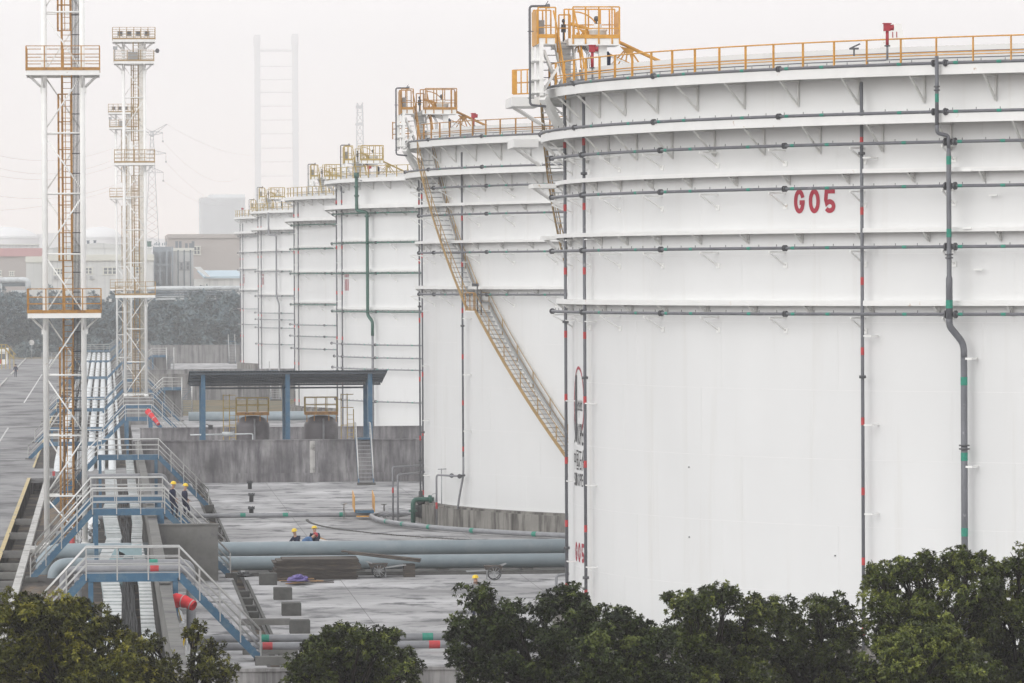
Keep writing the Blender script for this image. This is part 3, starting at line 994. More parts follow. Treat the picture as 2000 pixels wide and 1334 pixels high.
# gauging platform, built once in metres from its own corner, then set on every tank
def gauging_platform(root, px, Y, dz, first, m):
    A = at(px, 300, Y); A.z = dz
    sc = 1.0
    g = thing_part('gauging_platform', root)
    W0 = Vector((A.x, A.y, A.z))

    def put(name, mb, mats):
        mb.v = [(p[0] + W0.x, p[1] + W0.y, p[2] + W0.z) for p in mb.v]
        return part(name, mb, mats, g)

    d = MB()
    d.bx(.18, .86, -.9, 1.2, 22.42, 22.66); d.bx(1.38, 3.3, -.5, 1.3, 22.40, 22.66); d.bx(.86, 1.38, .7, 1.3, 22.3, 22.6)
    put('deck', d, [M_white])
    f = MB()
    f.bx(.24, .40, -.9, -.74, 20.5, 22.42).bx(.02, .20, .9, 1.1, 20.5, 22.42).bx(.27, .31, -.74, .9, 20.5, 22.42)
    for z in (21.1, 21.8, 20.6):
        f.bx(.0, .5, -.92, 1.0, z, z + .03)
    f.bar((.38, -.8, 20.45), (1.15, .3, 19.25), .26, .28)
    f.bar((.42, -.6, 22.2), (.95, -.2, 21.0), .10, .12); f.bar((.42, -.6, 20.7), (.98, -.6, 21.6), .08, .10)
    f.bx(2.55, 2.85, -.2, .1, 20.9, 22.4).bx(1.2, 1.55, .5, .9, 20.6, 22.4)
    f.bar((1.0, .6, 20.7), (1.75, .6, 22.3), .09, .09); f.bar((2.6, .2, 22.2), (1.9, .2, 22.4), .12, .2)
    put('support_frame', f, [M_white])
    r = MB()

    def rail(x0, x1, y, zb_, zt_, posts, mids=(.5,)):
        for x in posts:
            r.bar((x, y, zb_), (x, y, zt_), .055, .055)
        r.bar((x0, y, zt_), (x1, y, zt_), .05, .05)
        for q in mids:
            r.bar((x0, y, zb_ + (zt_ - zb_) * q), (x1, y, zb_ + (zt_ - zb_) * q), .04, .04)

    rail(.2, .86, -.9, 22.45, 23.80, (.2, .50, .86), (.45,)); rail(.2, .86, 1.2, 22.66, 23.80, (.2, .55, .86), (.5,))
    r.bx(.14, .19, -.95, 1.25, 22.42, 23.72)
    r.bx(.2, .86, -.93, -.91, 22.66, 22.80)
    rail(1.55, 3.3, -.5, 22.45, 23.84, (1.55, 2.02, 2.52, 3.02, 3.3), (.42,)); rail(1.38, 3.3, 1.3, 22.66, 23.84, (1.38, 1.55, 1.75, 2.3, 2.75, 3.1, 3.3), (.5,))
    r.bx(1.5, 3.3, -.53, -.51, 22.66, 22.80)
    r.bx(3.29, 3.33, -.5, 1.3, 22.5, 23.7)
    rail(1.12, 1.55, .7, 22.6, 23.6, (1.12, 1.55), (.5,))
    for x in (.90, 1.68):                                           # stair handrails
        r.bar((x, .5, 23.75), (x + .12, .0, 22.95), .05, .05); r.bar((x + .12, 0, 22.95), (x + .32, -.9, 21.1), .06, .06)
        for u in (0, .33, .66, 1):
            p = (x + .1 + .22 * u, -.9 * u, 22.9 - 1.8 * u)
            r.bar((p[0], p[1], p[2] - .75), p, .05, .05)
        r.bar((x + .07, .2, 22.9), (x + .24, -.7, 21.0), .04, .04)
    put('platform_railing', r, [m])
    s = MB()
    for x in (.98, 1.62):
        s.bar((x - .05, .5, 22.55), (x + .16, -.95, 20.85), .05, .2)
    for k in range(9):
        u = k / 8
        s.bar((.95 + .2 * u, .45 - 1.35 * u, 22.5 - 1.6 * u), (1.62 + .2 * u, .45 - 1.35 * u, 22.5 - 1.6 * u), .16, .03, 1)
    for k in range(4):
        s.bar((.40, -.2, 21.2 + k * .28), (.92, -.2, 21.2 + k * .28), .03, .03, 2)
    put('stair_flight', s, [M_white, M_galv, M_dark])
    w = MB()                                                        # rolling ladder down to the floating roof, with its head frame
    w.tube([(1.55, .5, 23.25), (2.1, .5, 23.1), (3.3, .5, 22.6), (5.1, .5, 21.75), (7.5, .5, 20.4)], .065, 8)
    w.tube([(1.6, .7, 23.28), (2.1, .7, 23.12), (3.3, .7, 22.6), (5.1, .7, 21.75), (7.5, .7, 20.4)], .05, 8)
    for x, z in ((2.15, 23.05), (3.72, 22.38)):
        for dx in (-.75, -.42, -.1, .25, .55):
            w.bar((x, .5, z), (x + dx, .6, z - .72 - .1 * abs(dx)), .05, .05)
        w.prism([(x - .3, z + .02), (x + .3, z - .12), (x, z - .32)], .46, .54)
    w.bar((1.7, .55, 22.75), (5.0, .55, 21.2), .03, .03)
    arcp = [(1.75 + .95 * math.sin(t * .1), .9, 23.72 - .95 * (1 - math.cos(t * .1))) for t in range(0, 13)]
    w.tube(arcp, .03, 6)
    put('rolling_ladder', w, [m])
    wl_ = MB()
    for dz_ in (0, .28):
        wl_.bar((3.0, .4, 21.75 + dz_), (5.3, .4, 20.8 + dz_), .05, .06)
    for k in range(8):
        wl_.bar((3.1 + k * .28, .4, 21.7 - k * .115), (3.25 + k * .28, .4, 21.93 - k * .115), .03, .03)
    put('ladder_track', wl_, [M_white])
    dr = MB().lathe((2.55, .2, 22.66), [(.33, 0), (.33, .30), (.36, .31), (.36, .36), (.15, .38), (.15, .56), (.0, .57)], 20)
    put('gauge_hatch', dr, [M_white])
    cm = MB().lathe((2.5, .2, 23.24), [(.03, 0), (.03, .08), (.09, .12), (.10, .22), (.06, .28), (0, .3)], 12).bar((2.42, .2, 23.26), (2.62, .2, 23.26), .03, .03)
    cm.tube([(1.3, .8, 22.6), (1.3, .8, 23.3)], .03, 6).lathe((1.3, .8, 23.3), [(.02, 0), (.06, .04), (.06, .12), (0, .16)], 10)
    cm.bx(1.22, 1.4, .84, .9, 22.95, 23.25)
    put('camera_head', cm, [M_flange])
    bx_ = MB().bx(.28, .48, -.4, .4, 22.66, 23.35)
    put('control_box', bx_, [M_galv])
    p_ = MB().tube(smooth_path([(.62, -.7, 23.86), (-.1, -.7, 23.86), (-.1, -.7, 20.16), (.5, -.7, 20.10)], .12), .045, 8)
    for q in ((-.1, 22.9), (-.1, 21.0), (-.1, 20.4)):
        p_.bx(q[0] - .08, q[0] + .14, -.78, -.62, q[1], q[1] + .03)
    p_.tube([(.52, -.7, 23.86), (.66, -.7, 23.86)], .09, 8).bar((.5, -.7, 23.9), (.6, -.7, 24.05), .03, .03)
    put('vent_pipe', p_, [M_pipe])
    tp = MB().prism([(2.76, 21.55), (3.0, 21.55), (3.02, 22.05), (2.92, 22.2), (2.78, 22.1)], .0, .2).prism([(2.74, 20.95), (3.06, 20.95), (2.98, 21.5), (2.80, 21.5)], -.05, .25)
    put('covered_motor', tp, [M_navy])
    cb = MB()
    for k in range(3):
        cb.tube(smooth_path([(1.9 + k * .07, .1, 22.4), (2.12 + k * .07, .05, 22.1 - .05 * k), (2.16 + k * .07, .05, 20.9)], .1), .014, 5)
    put('cable', cb, [M_black])
    return g


gauging_platform(G05, 1038, 193.0, 0.0, True, M_yel)
gauging_platform(T_2, 776, 286.5, 0.3, False, M_brown)


def foam_maker(root, p, z0, h=0.92):
    mb = MB()
    mb.tube([(p.x, p.y, z0), (p.x, p.y, z0 + h - .2)], .055, 8)
    mb.box((p.x - .01, p.y, z0 + h - .10), (.22, .2, .24)); mb.box((p.x - .01, p.y, z0 + h + .035), (.28, .26, .03))
    mb.tube([(p.x + .1, p.y, z0 + h - .1), (p.x + .22, p.y, z0 + h - .1)], .10, 12)
    mb.tube([(p.x, p.y, z0), (p.x, p.y, z0 - .1), (p.x, p.y, z0 - .45)], .04, 8, 1)
    mb.tube([(p.x, p.y, z0 - .04), (p.x, p.y, z0)], .10, 10, 2)
    mb.tube(smooth_path([(p.x, p.y, z0 - .3), (p.x, p.y, z0 - .5), (p.x - .7, p.y, z0 - .52)], .1), .035, 8, 1)
    part('foam_maker', mb, [M_dred, M_gpipe, M_flange], root)


foam_maker(G05, at(1157, 125, 189.5), 21.45, 0.78)
foam_maker(G05, at(1733, 92, 172.5), 21.5, 0.70)
foam_maker(T_2, at(925, 245, 276.5), 21.8, 0.62)
sb = MB().prism([(0, 0), (.86, 0), (.72, .82), (.12, .82)], 0, .05)
P0 = at(1720, 93, 174.5)
sb.v = [(a + P0.x, b_ + P0.y, c_ + P0.z) for a, b_, c_ in sb.v]
v, f = text_mesh('11', .2, .17, .01)
sb.add([(p[0] + P0.x + .40, P0.y - .012, p[1] + P0.z + .34) for p in v], f, 1)
part('number_plate', sb, [M_white, M_signred], G05)
lamp = MB(); p = at(1668, 95, 173.5)
lamp.box(p, (.3, .2, .06)).bar(p + Vector((-.15, 0, 0)), p + Vector((.2, 0, .16)), .18, .05).bar(p, p - Vector((0, 0, .25)), .05, .05)
part('flood_lamp', lamp, [M_flange], G05)

# tanks further back
RING_B = [(20.98, 21.25, 31.0, 0.62, 187.1), (18.92, 19.24, 31.0, 0.62, 186.0)]
RING_S = [(16.36, 16.58, 30.28), (13.98, 14.2, 30.28), (11.02, 11.24, 30.28)]


def tank_b(label, c, zb, m, low, a0=184.0, green=None):
    root = tank('storage_tank', label, c, zb, RING_B,
                [(30.5, 18.55, a0, False, m), (30.5, 16.24, a0 - 2, True, m), (30.5, 13.86, a0 - 2, True, m), (30.5, 10.86, a0 - 2, True, m)] + [(30.6, z, a0 - 1 + q, False, M_gpipe) for z, q in low],
                [dict(R=30.3, a=a0 + 1.2, z0=0.8, z1=20.9, bstep=3.6), dict(R=30.3, a=a0 + 5.8, z0=0.8, z1=20.9, bstep=3.6, clamp=False)],
                (178, 232), SEAMS, fl0=192.0)
    for z0_, z1_, Ro in RING_S:
        part('wind_girder', MB().band(c, 29.98, Ro, z0_ + zb, z1_ + zb, n=180), [M_whitef], root)
    top_railing(root, c, 30.95, 21.3 + zb, 184, 238, M_ochre, phase=189.0)
    return root


LOWP = [(8.3, 0), (7.3, 3), (6.4, 1), (3.9, 4)]
T3 = tank_b('third white tank with a dark green stepped pipe down its front', (48.5, 412.0), 0.0, M_dgreen, LOWP)
gp = MB()
c3 = (48.5, 412.0)
AG = 201.3
gp.tube(smooth_path([pol(c3, 31.1, AG, 21.4), pol(c3, 31.1, AG, 18.75), pol(c3, 30.6, AG + 1.6, 18.6), pol(c3, 30.6, AG + 1.6, 11.2), pol(c3, 30.6, AG + 1.6, 10.6), pol(c3, 30.45, AG + 2.6, 10.1), pol(c3, 30.45, AG + 2.6, 9.0)], .2), .13, 10)
gp.tube([pol(c3, 30.45, AG + 2.6, 9.0), pol(c3, 30.45, AG + 2.6, .5)], .10, 10, 1)
for z in (19.9, 18.3, 16.24, 13.86, 10.86, 20.6):
    RR, aa = (31.1, AG) if z > 19 else (30.6, AG + 1.6)
    gp.tube([pol(c3, RR, aa, z - .06), pol(c3, RR, aa, z + .06)], .2, 10)
gp.tube([pol(c3, 31.1, AG, 21.3), pol(c3, 31.1, AG, 21.7)], .2, 10)
part('main_riser_pipe', gp, [M_dgreen, M_gpipe], T3)
T4 = tank_b('fourth white tank, narrow strip seen behind the third', (48.5, 504.5), 0.0, M_dgreen, [(7.8, 0), (6.6, 2), (8.9, 0)])
T5 = tank_b('fifth white tank, pale in the haze, with a grey stepped pipe', (48.9, 637.0), 0.25, M_gpipe, [(8.8, 0), (8.0, 1), (7.0, 1), (5.0, 2)])
T6 = tank_b('farthest white tank at the left end of the row', (49.1, 729.0), 0.55, M_gpipe, [(8.4, 0), (6.2, 0)])
gp = MB(); c5 = (48.9, 637.0); AG = 200.5
gp.tube(smooth_path([pol(c5, 31.1, AG, 21.3), pol(c5, 31.1, AG, 18.6), pol(c5, 30.6, AG + 2.2, 18.5), pol(c5, 30.6, AG + 2.2, 11), pol(c5, 30.5, AG + 3.2, 10.2), pol(c5, 30.5, AG + 3.2, .6)], .3), .11, 8)
part('main_riser_pipe', gp, [M_gpipe], T5)
gauging_platform(T3, 667, 408.0, 0.15, False, M_ochre)
gauging_platform(T4, 603, 500.0, 0.6, False, M_ochre)
gauging_platform(T5, 503, 634.0, 0.6, False, M_ochre)
gauging_platform(T6, 487, 724.0, 0.4, False, M_ochre)
foam_maker(T6, at(473, 415, 726), 22.2, .9)
foam_maker(T3, at(720, 330, 400), 21.6, .6)
for root, c, a0 in ((T3, c3, 189.2), (T5, c5, 187.6), (T6, (49.1, 729.0), 186.5)):
    mb = MB()
    for k in range(3):
        on_shell(mb, [(k * .5, 0), (k * .5 + .26, 0), (k * .5 + .26, .9), (k * .5, .9)], [(0, 1, 2, 3)], c, 30.012, a0, 12.5)
        on_shell(mb, [(k * .5, 1.05), (k * .5 + .26, 1.05), (k * .5 + .26, 1.3), (k * .5, 1.3)], [(0, 1, 2, 3)], c, 30.012, a0, 12.5)
    part('paint_mark', mb, [M_signred], root)
# ================================================================ stile catwalks over the pipes and dike wall
def catwalk(label, Y, path, legs, w=0.95, h=0.92, m_beam=M_blue):
    """path: (x, z) corner points, flat pieces are decks and sloping pieces are stairs"""
    xs = [p[0] for p in path]
    root = thing('pipe_catwalk', label, 'catwalk', ((xs[0] + xs[-1]) / 2, Y, 0), 'blue catwalks over the pipes')
    y0, y1 = Y - w / 2, Y + w / 2
    for (a, b) in zip(path[:-1], path[1:]):
        flat = abs(a[1] - b[1]) < 0.05
        mb = MB(); tr = MB()
        if flat:
            for y in (y0, y1):
                mb.bar((a[0], y, a[1] - .15), (b[0], y, b[1] - .15), .06, .30)
            k = a[0]
            while k < b[0]:
                mb.bar((k, y0 + .03, a[1] - .2), (k, y1 - .03, a[1] - .2), .05, .12); k += 1.2
            tr.bx(a[0], b[0], y0 + .04, y1 - .04, a[1] - .05, a[1] - .012)
            o = part('deck_frame', mb, [m_beam], root); part('grating', tr, [M_grate], o)
        else:
            for y in (y0, y1):
                sg = MB().bar((a[0], y, a[1] - .13), (b[0], y, b[1] - .13), .06, .26)
                o = part('stair_stringer', sg, [m_beam], root)
            n = max(3, int(abs(a[1] - b[1]) / .2))
            for i in range(1, n):
                u = i / n
                x, z = a[0] + (b[0] - a[0]) * u, a[1] + (b[1] - a[1]) * u
                tr.bx(x - .14, x + .14, y0 + .04, y1 - .04, z - .06, z - .02)
            part('tread', tr, [M_grate], root)
    for (x, z) in legs:
        mb = MB()
        for y in (y0 + .04, y1 - .04):
            mb.bx(x - .09, x + .09, y - .07, y + .07, -.3, z - .3)
        part('leg', mb, [m_beam], root)
    for y in (y0 - .02, y1 + .02):
        mb = MB()
        P = [Vector((p[0], y, p[1])) for p in path]
        up = Vector((0, 0, 1))
        mb.tube([p + up * h for p in P], .035, 6)
        for q in (.32, .62):
            mb.tube([p + up * h * q for p in P], .022, 6)
        for a, b in zip(P[:-1], P[1:]):
            L = (b - a).length; n = max(1, round(L / 1.15))
            for i in range(0 if a == P[0] else 1, n + 1):
                p = a + (b - a) * (i / n)
                mb.bar(p - up * .25, p + up * h, .045, .045)
        part('handrail', mb, [M_steel], root)
    for e in (path[0], path[-1]):
        if e[1] < .6:
            part('footing', MB().bx(e[0] - .22, e[0] + .3, y0 - .15, y1 + .15, -.2, e[1] + .02), [M_dblock], root)
    return root


catwalk('nearest blue stile catwalk with silver handrails, closest to the front trees', 184.5,
        [(-3.6, 0.15), (-.76, 3.22), (2.56, 3.22), (5.45, 0.2)], [(-.6, 3.2), (2.42, 3.2)])
catwalk('blue stile catwalk just behind the bare wall slab, nearer worker on its stair', 235.6,
        [(-3.5, 0.1), (-.66, 3.20), (2.62, 3.20), (5.6, 0.2)], [(-.5, 3.2), (2.5, 3.2)])
catwalk('second blue stile catwalk behind the wall slab, farther worker on its stair', 248.0,
        [(-3.45, 0.1), (-.78, 3.20), (2.66, 3.20), (5.6, 0.2)], [(-.6, 3.2), (2.5, 3.2)])
catwalk('blue stile catwalk next to the left end of the streaky dark wall', 305.0,
        [(-3.5, 0.1), (-.55, 3.22), (3.05, 3.22), (6.0, 0.2)], [(-.4, 3.2), (2.9, 3.2)])


def long_walk(label, Y, x2=-.4, x3=1.42, x4=3.4, rf=6.5, low=1.28):
    catwalk(label, Y, [(-5.9, 0.05), (-4.7, low), (x2, low), (x3, 3.12), (x4, 3.12), (rf, .05)], [(-4.5, low), (x2 - .1, low), (x3 + .15, 3.1), (x4 - .15, 3.1)])


long_walk('two-level blue catwalk in front of the darker red windsock, with steps up from the road', 389.0)
long_walk('two-level blue catwalk directly at the foot of the second white mast', 426.0, -.25, 1.4, 3.85, 6.9)
long_walk('two-level blue catwalk, first one behind the foot of the second white mast', 486.0, -.2, 1.6, 4.0, 7.0)
long_walk('two-level blue catwalk over the white pipes, second behind the second mast', 531.0, -.1, 1.8, 4.2, 7.2)
long_walk('hazy two-level catwalk over the white pipes, third behind the second mast', 637.0, .2, 2.0, 4.5, 7.5)
long_walk('hazy two-level catwalk over the white pipes, farthest but one', 755.0, .5, 2.4, 5.0, 8.0)
long_walk('farthest hazy catwalk where the white pipes end', 858.0, .6, 2.8, 5.4, 8.5)


def stair_y(label, x0, x1, yf, yt, zt, base=True):
    root = thing('wall_stair', label, 'stair', ((x0 + x1) / 2, yf, 0), 'steep stairs up the dike walls')
    mb = MB()
    for x in (x0, x1):
        mb.bar((x, yf, 0.05), (x, yt, zt), .06, .24)
    mb.bx(x0, x1, yt, yt + 1.4, zt - .1, zt)
    part('stringer', mb, [M_blue], root)
    n = int(zt / .24); tr = MB()
    for i in range(1, n):
        u = i / n
        tr.bx(x0 + .03, x1 - .03, yf + (yt - yf) * u - .12, yf + (yt - yf) * u + .12, zt * u - .02, zt * u + .02)
    part('tread', tr, [M_galv], root)
    for x in (x0, x1):
        r = MB()
        for q, rr in ((1.0, .04), (.62, .025), (.3, .025)):
            r.tube([(x, yf + .3, .1 + q), (x, yt, zt + q), (x, yt + 1.4, zt + q)], rr, 6)
        for i in range(6):
            u = i / 5
            p = (x, yf + .3 + (yt - yf - .3) * u, .15 + (zt - .1) * u)
            r.bar(p, (p[0], p[1], p[2] + .95), .045, .045)
        r.bar((x, yt + 1.4, zt), (x, yt + 1.4, zt + 1), .045, .045)
        part('handrail', r, [M_steel], root)
    if base:
        part('footing', MB().bx(x0 - .1, x1 + .12, yf - .25, yf + .4, -.1, .16), [M_dblock], root)
    return root


stair_y('steep blue stair with silver handrails against the streaky dark wall, under the canopy end', 16.45, 17.42, 336.6, 340.4, 2.95)
stair_y('steep silver-railed stair on the grey wall behind the canopy, between its left and middle posts', 17.9, 18.9, 561, 565.6, 3.2)
stair_y('far silver-railed stair on the pale wall beside the farthest tank', 18.9, 19.9, 794, 798.6, 3.4)
catwalk('small railed stile on the grey wall slab left of the canopy', 499.3, [(3.6, 1.1), (5.45, 2.92), (7.25, 2.92)], [(5.6, 2.9)])
catwalk('distant small railed stile on the little wall slab right of the second mast', 689.0, [(4.6, 1.6), (6.1, 3.05), (7.95, 3.05)], [(6.2, 3)])
for nm, lab, x0, x1, Y, z1 in (('side_ladder', 'vertical white-railed ladder on the slab stile left of the canopy', 7.28, 8.25, 498.6, 3.9), ('side_ladder', 'distant white-railed ladder by the little slab stile', 8.05, 9.0, 688, 4.1)):
    r = thing(nm, lab, 'ladder', (x0, Y, 0))
    mb = MB()
    for x in (x0, x1):
        mb.tube([(x, Y, .1), (x, Y, z1)], .06, 6)
    part('side_rail', mb, [M_steel], r)
    mb = MB()
    for k in range(12):
        mb.bar((x0, Y, .4 + k * .22), (x1, Y, .4 + k * .22), .1, .04)
    mb.bar((x0, Y, 1.7), (x1, Y, 2.85), .07, .07)
    part('rung', mb, [M_frame], r)

# ================================================================ lattice light masts
def mast(label, x, y, top_detail, zbase=0.2, platforms=((11.95, 0), (24.15, 0)), rail_m=M_brown, turn_=1, full=36.6, pan=3.05):
    s = 0.96
    root = thing('light_mast', label, 'mast', (x, y, 0), 'white lattice light masts along the road')
    for sx in (-s, s):
        for sy in (-s, s):
            mb = MB().tube([(x + sx, y + sy, zbase), (x + sx, y + sy, full - 1.1)], .135, 12)
            mb.tube([(x + sx, y + sy, zbase), (x + sx, y + sy, zbase + .25)], .2, 12)
            part('leg', mb, [M_white], root)
    br = MB()
    zs = []
    z = 2.72
    while z < full - 1.5:
        zs.append(z); z += pan
    prev = zbase + .2
    for k, z in enumerate(zs + [full - 1.3]):
        for sy in (-s, s):
            br.tube([(x - s, y + sy, z), (x + s, y + sy, z)], .05, 6)
            e = (k % 2 == 0) == (sy < 0)
            br.tube([(x - s if e else x + s, y + sy, z - .1), (x + s if e else x - s, y + sy, prev + .1)], .042, 6)
        for sx in (-s, s):
            br.tube([(x + sx, y - s, z), (x + sx, y + s, z)], .05, 6)
            e = (k % 2 == 0) == (sx < 0)
            br.tube([(x + sx, y - s if e else y + s, z - .1), (x + sx, y + s if e else y - s, prev + .1)], .04, 6)
        prev = z
    part('bracing', br, [M_white], root)
    ld = MB()
    lx0, lx1, ly = x - .06, x + .42, y + .1
    ld.tube([(lx0, ly, zbase), (lx0, ly, full - 1)], .055, 6); ld.tube([(lx1, ly, zbase), (lx1, ly, full - 1)], .04, 6)
    z = .5
    while z < full - 1:
        ld.tube([(lx0, ly, z), (lx1, ly, z)], .016, 5); z += .3
    o = part('ladder', ld, [rail_m], root)
    cg = MB()
    for z0, z1 in ((1.0, 10.2), (14.6, 23.0), (26.2, 34.0)):
        for dx, dy, r_ in ((-.27, -.30, .03), (-.22, -.55, .02), (.1, -.68, .02), (.36, -.45, .025)):
            cg.bar((x + dx, ly + dy, z0), (x + dx, ly + dy, z1), r_ * 2, r_)
        z = z0
        while z <= z1 + .01:
            cg.tube([(lx0, ly, z), (x - .27, ly - .3, z), (x - .22, ly - .55, z), (x + .1, ly - .68, z), (x + .36, ly - .45, z), (lx1, ly, z)], .026, 5); z += (z1 - z0) / 6
    part('safety_cage', cg, [rail_m], o)
    cb = MB()
    for k in range(5):
        cb.tube([(x + .50 + .070 * k, y - .25 + .05 * (k % 3), zbase), (x + .50 + .070 * k, y - .25 + .05 * (k % 3), full - 1)], .020, 6)
    z = 1.0
    while z < full - 1.5:
        cb.bar((x + .42, y - .24, z), (x + .95, y - .24, z), .03, .05); z += 1.0
    part('cable_bundle', cb, [M_blackcable if y < 300 else M_creamp], root)

    def platform(zf, w, hh, posts, cabinets=0):
        d = MB()
        d.bx(x - w, x + w, y - w, y - w + .06, zf - .25, zf).bx(x - w, x + w, y + w - .06, y + w, zf - .25, zf)
        d.bx(x - w, x - w + .06, y - w + .06, y + w - .06, zf - .25, zf).bx(x + w - .06, x + w, y - w + .06, y + w - .06, zf - .25, zf)
        d.bx(x - w + .06, x - .5, y - w + .06, y + w - .06, zf - .05, zf - .01).bx(x + .5, x + w - .06, y - w + .06, y + w - .06, zf - .05, zf - .01)
        d.bx(x - .5, x + .5, y + .6, y + w - .06, zf - .05, zf - .01)
        for sx in (-1, 1):
            for sy in (-1, 1):
                d.tube([(x + sx * (w - .12), y + sy * s, zf - .2), (x + sx * (s + .08), y + sy * s, zf - .85)], .05, 6)
                d.tube([(x + sx * s, y + sy * (w - .12), zf - .2), (x + sx * s, y + sy * (s + .08), zf - .85)], .05, 6)
                d.box((x + sx * (s + .12), y + sy * s, zf - .95), (.16, .16, .24))
        o = part('platform', d, [M_white], root)
        r = MB()
        for sy in (-1, 1):
            for i in range(posts):
                xx = x - w + 2 * w * i / (posts - 1)
                r.bar((xx, y + sy * w, zf), (xx, y + sy * w, zf + hh), .06, .06)
                if 0 < i < posts - 1: r.bar((x + sy * w, y - w + 2 * w * i / (posts - 1), zf), (x + sy * w, y - w + 2 * w * i / (posts - 1), zf + hh), .06, .06)
            for q in (1, .66, .38):
                r.bar((x - w, y + sy * w, zf + hh * q), (x + w, y + sy * w, zf + hh * q), .04, .04)
                r.bar((x + sy * w, y - w + .03, zf + hh * q), (x + sy * w, y + w - .03, zf + hh * q), .036, .036)
            r.bx(x - w, x + w, y + sy * (w + .005) - .012, y + sy * (w + .005) + .012, zf, zf + .15)
            r.bx(x + sy * (w + .005) - .012, x + sy * (w + .005) + .012, y - w, y + w, zf, zf + .15)
        part('platform_railing', r, [rail_m], o)
        return o

    for zf, _ in platforms:
        platform(zf, 1.84, 1.22, 5)
    o1 = platform(33.5, 1.84, 1.0, 4)
    part('control_cabinet', MB().bx(x - .55, x + .35, y - 1.2, y - .9, 33.5, 34.35).bar((x - 1.75, y - 1.8, 34.6), (x - 1.75, y - 1.8, 33.6), .08, .08).box((x - 1.72, y - 1.85, 34.7), (.4, .3, .3)), [M_galv], o1)
    part('camera', MB().lathe((x + 2.15, y - 1.4, 34.25), [(0, 0), (.16, .05), (.2, .25), (.12, .4), (0, .42)], 10).bar((x + 1.84, y - 1.4, 34.4), (x + 2.15, y - 1.4, 34.5), .06, .06), [M_flange], o1)
    o2 = platform(35.5, 1.96, 1.1, 7)
    for k in range(4):
        xx = x - 1.25 + k * .82
        f = MB().box((xx, y - 1.5, 36.05), (.42, .16, .48)).bar((xx - .26, y - 1.5, 35.6), (xx - .26, y - 1.5, 36.3), .04, .04).bar((xx + .26, y - 1.5, 35.6), (xx + .26, y - 1.5, 36.3), .04, .04)
        f.box((xx, y - 1.6, 36.05), (.34, .03, .4), 1)
        part('floodlight', f, [M_galv, M_flange], o2)
    return root


mast('nearest white lattice mast with two ochre railed platforms, its top cut off', -2.08, 261.3, True, 0.12)
part('foundation', MB().bx(-3.9, -.4, 259.9, 262.7, -.4, .10), [M_curb], bpy.data.objects['light_mast'])
mast('second white lattice mast in mid distance with railed floodlight platform on top', 2.72, 477.0, True, 2.55, rail_m=M_stair)
mast('third and smallest white lattice mast, half hidden behind the second', 2.45, 691.0, True, 0.3, rail_m=M_stair)
single('mast_plinth', MB().bx(1.2, 4.2, 475.4, 478.6, -.2, 2.55), [M_wall2], 'concrete plinth under the second lattice mast', 'plinth')

# ================================================================ pipes of the corridor
def pipe_thing(name, label, paths, r, m, group=None, n=12, bands=(), rings=None, cat='pipe'):
    mb = MB()
    for P in paths:
        mb.tube(P, r, n, 0)
    for (p, q, k) in bands:
        mb.tube([p, q], r * 1.03, n, k, caps=False)
    return single(name, mb, [m, M_green, M_red, M_flange], label, cat, group)


xs = (-3.5, -2.72, -1.95, -1.18, -.4, .38)
NAMES = ('leftmost white clad pipe beside the road with a red mark at its end', 'second white clad pipe from the road in the pipe rack', 'third white clad pipe from the road, mostly behind the near mast',
         'fourth white clad pipe from the road, right of the near mast', 'fifth white clad pipe from the road in the pipe rack', 'white clad pipe nearest the dike wall side, with a red mark')
for k, (x, lab) in enumerate(zip(xs, NAMES)):
    P = [(x, 356, -.6), (x, 360, -.55)]
    for y, z in ((374, .35), (395, .55), (420, .55), (432, .78), (470, .78), (480, .6), (520, .6), (536, .82), (600, .82), (640, .7), (760, .8), (846, .8)):
        P.append((x, y, z))
    pipe_thing('clad_pipe', lab, [smooth_path(P, 5, 4)], .28, M_wpipe, 'white clad pipes in the rack', 14)
    if k in (0, 3, 5):
        pass
for k in range(16):                                                  # sleepers under the rack
    y = 376 + k * 29
    single('pipe_sleeper', MB().bx(-3.95, .95, y, y + .4, -.15, .27), [M_block], 'concrete sleeper beam under the white clad pipes', 'sleeper beam', 'sleepers under the white pipes')
pipe_thing('slim_pipe', 'slim white pipe right of the white clad pipes', [[(.98, 372, .9), (.98, 700, .9)]], .11, M_wpipe)
# big blue-grey pair
pa = smooth_path([(-3.0, 241.5, -.9), (-3.0, 241.5, .95), (24.5, 241.5, .95)], 2.4, 12)
pb = smooth_path([(-2.45, 238.5, -.9), (-2.45, 238.5, .47), (24.5, 238.5, .47)], 1.9, 12)
pipe_thing('large_blue_pipe', 'upper of the two long blue-grey pipes lying across the yard to the nearest tank', [pa], .36, M_bpipe, 'pair of large blue-grey pipes', 24)
pipe_thing('large_blue_pipe', 'lower, nearer of the two long blue-grey pipes, behind the timber stack', [pb], .33, M_bpipe, 'pair of large blue-grey pipes', 24)
for k in range(5):
    x = 7.5 + k * 3.9
    single('pipe_support', MB().bx(x, x + .5, 237.9, 242.1, -.05, .14), [M_dblock], 'low dark concrete support under the two large blue-grey pipes', 'support', 'supports under the large pipes')
pipe_thing('large_blue_pipe', 'pale blue pipe crossing behind the two domed vessels', [[(7.6, 479, .62), (40, 479, .62)]], .43, M_bpipe, None, 20)
pipe_thing('large_blue_pipe', 'far pale blue pipe lying above the grey wall stub right of the second mast', [[(4.6, 622, .70), (40, 622, .70)]], .42, M_bpipe, None, 20)
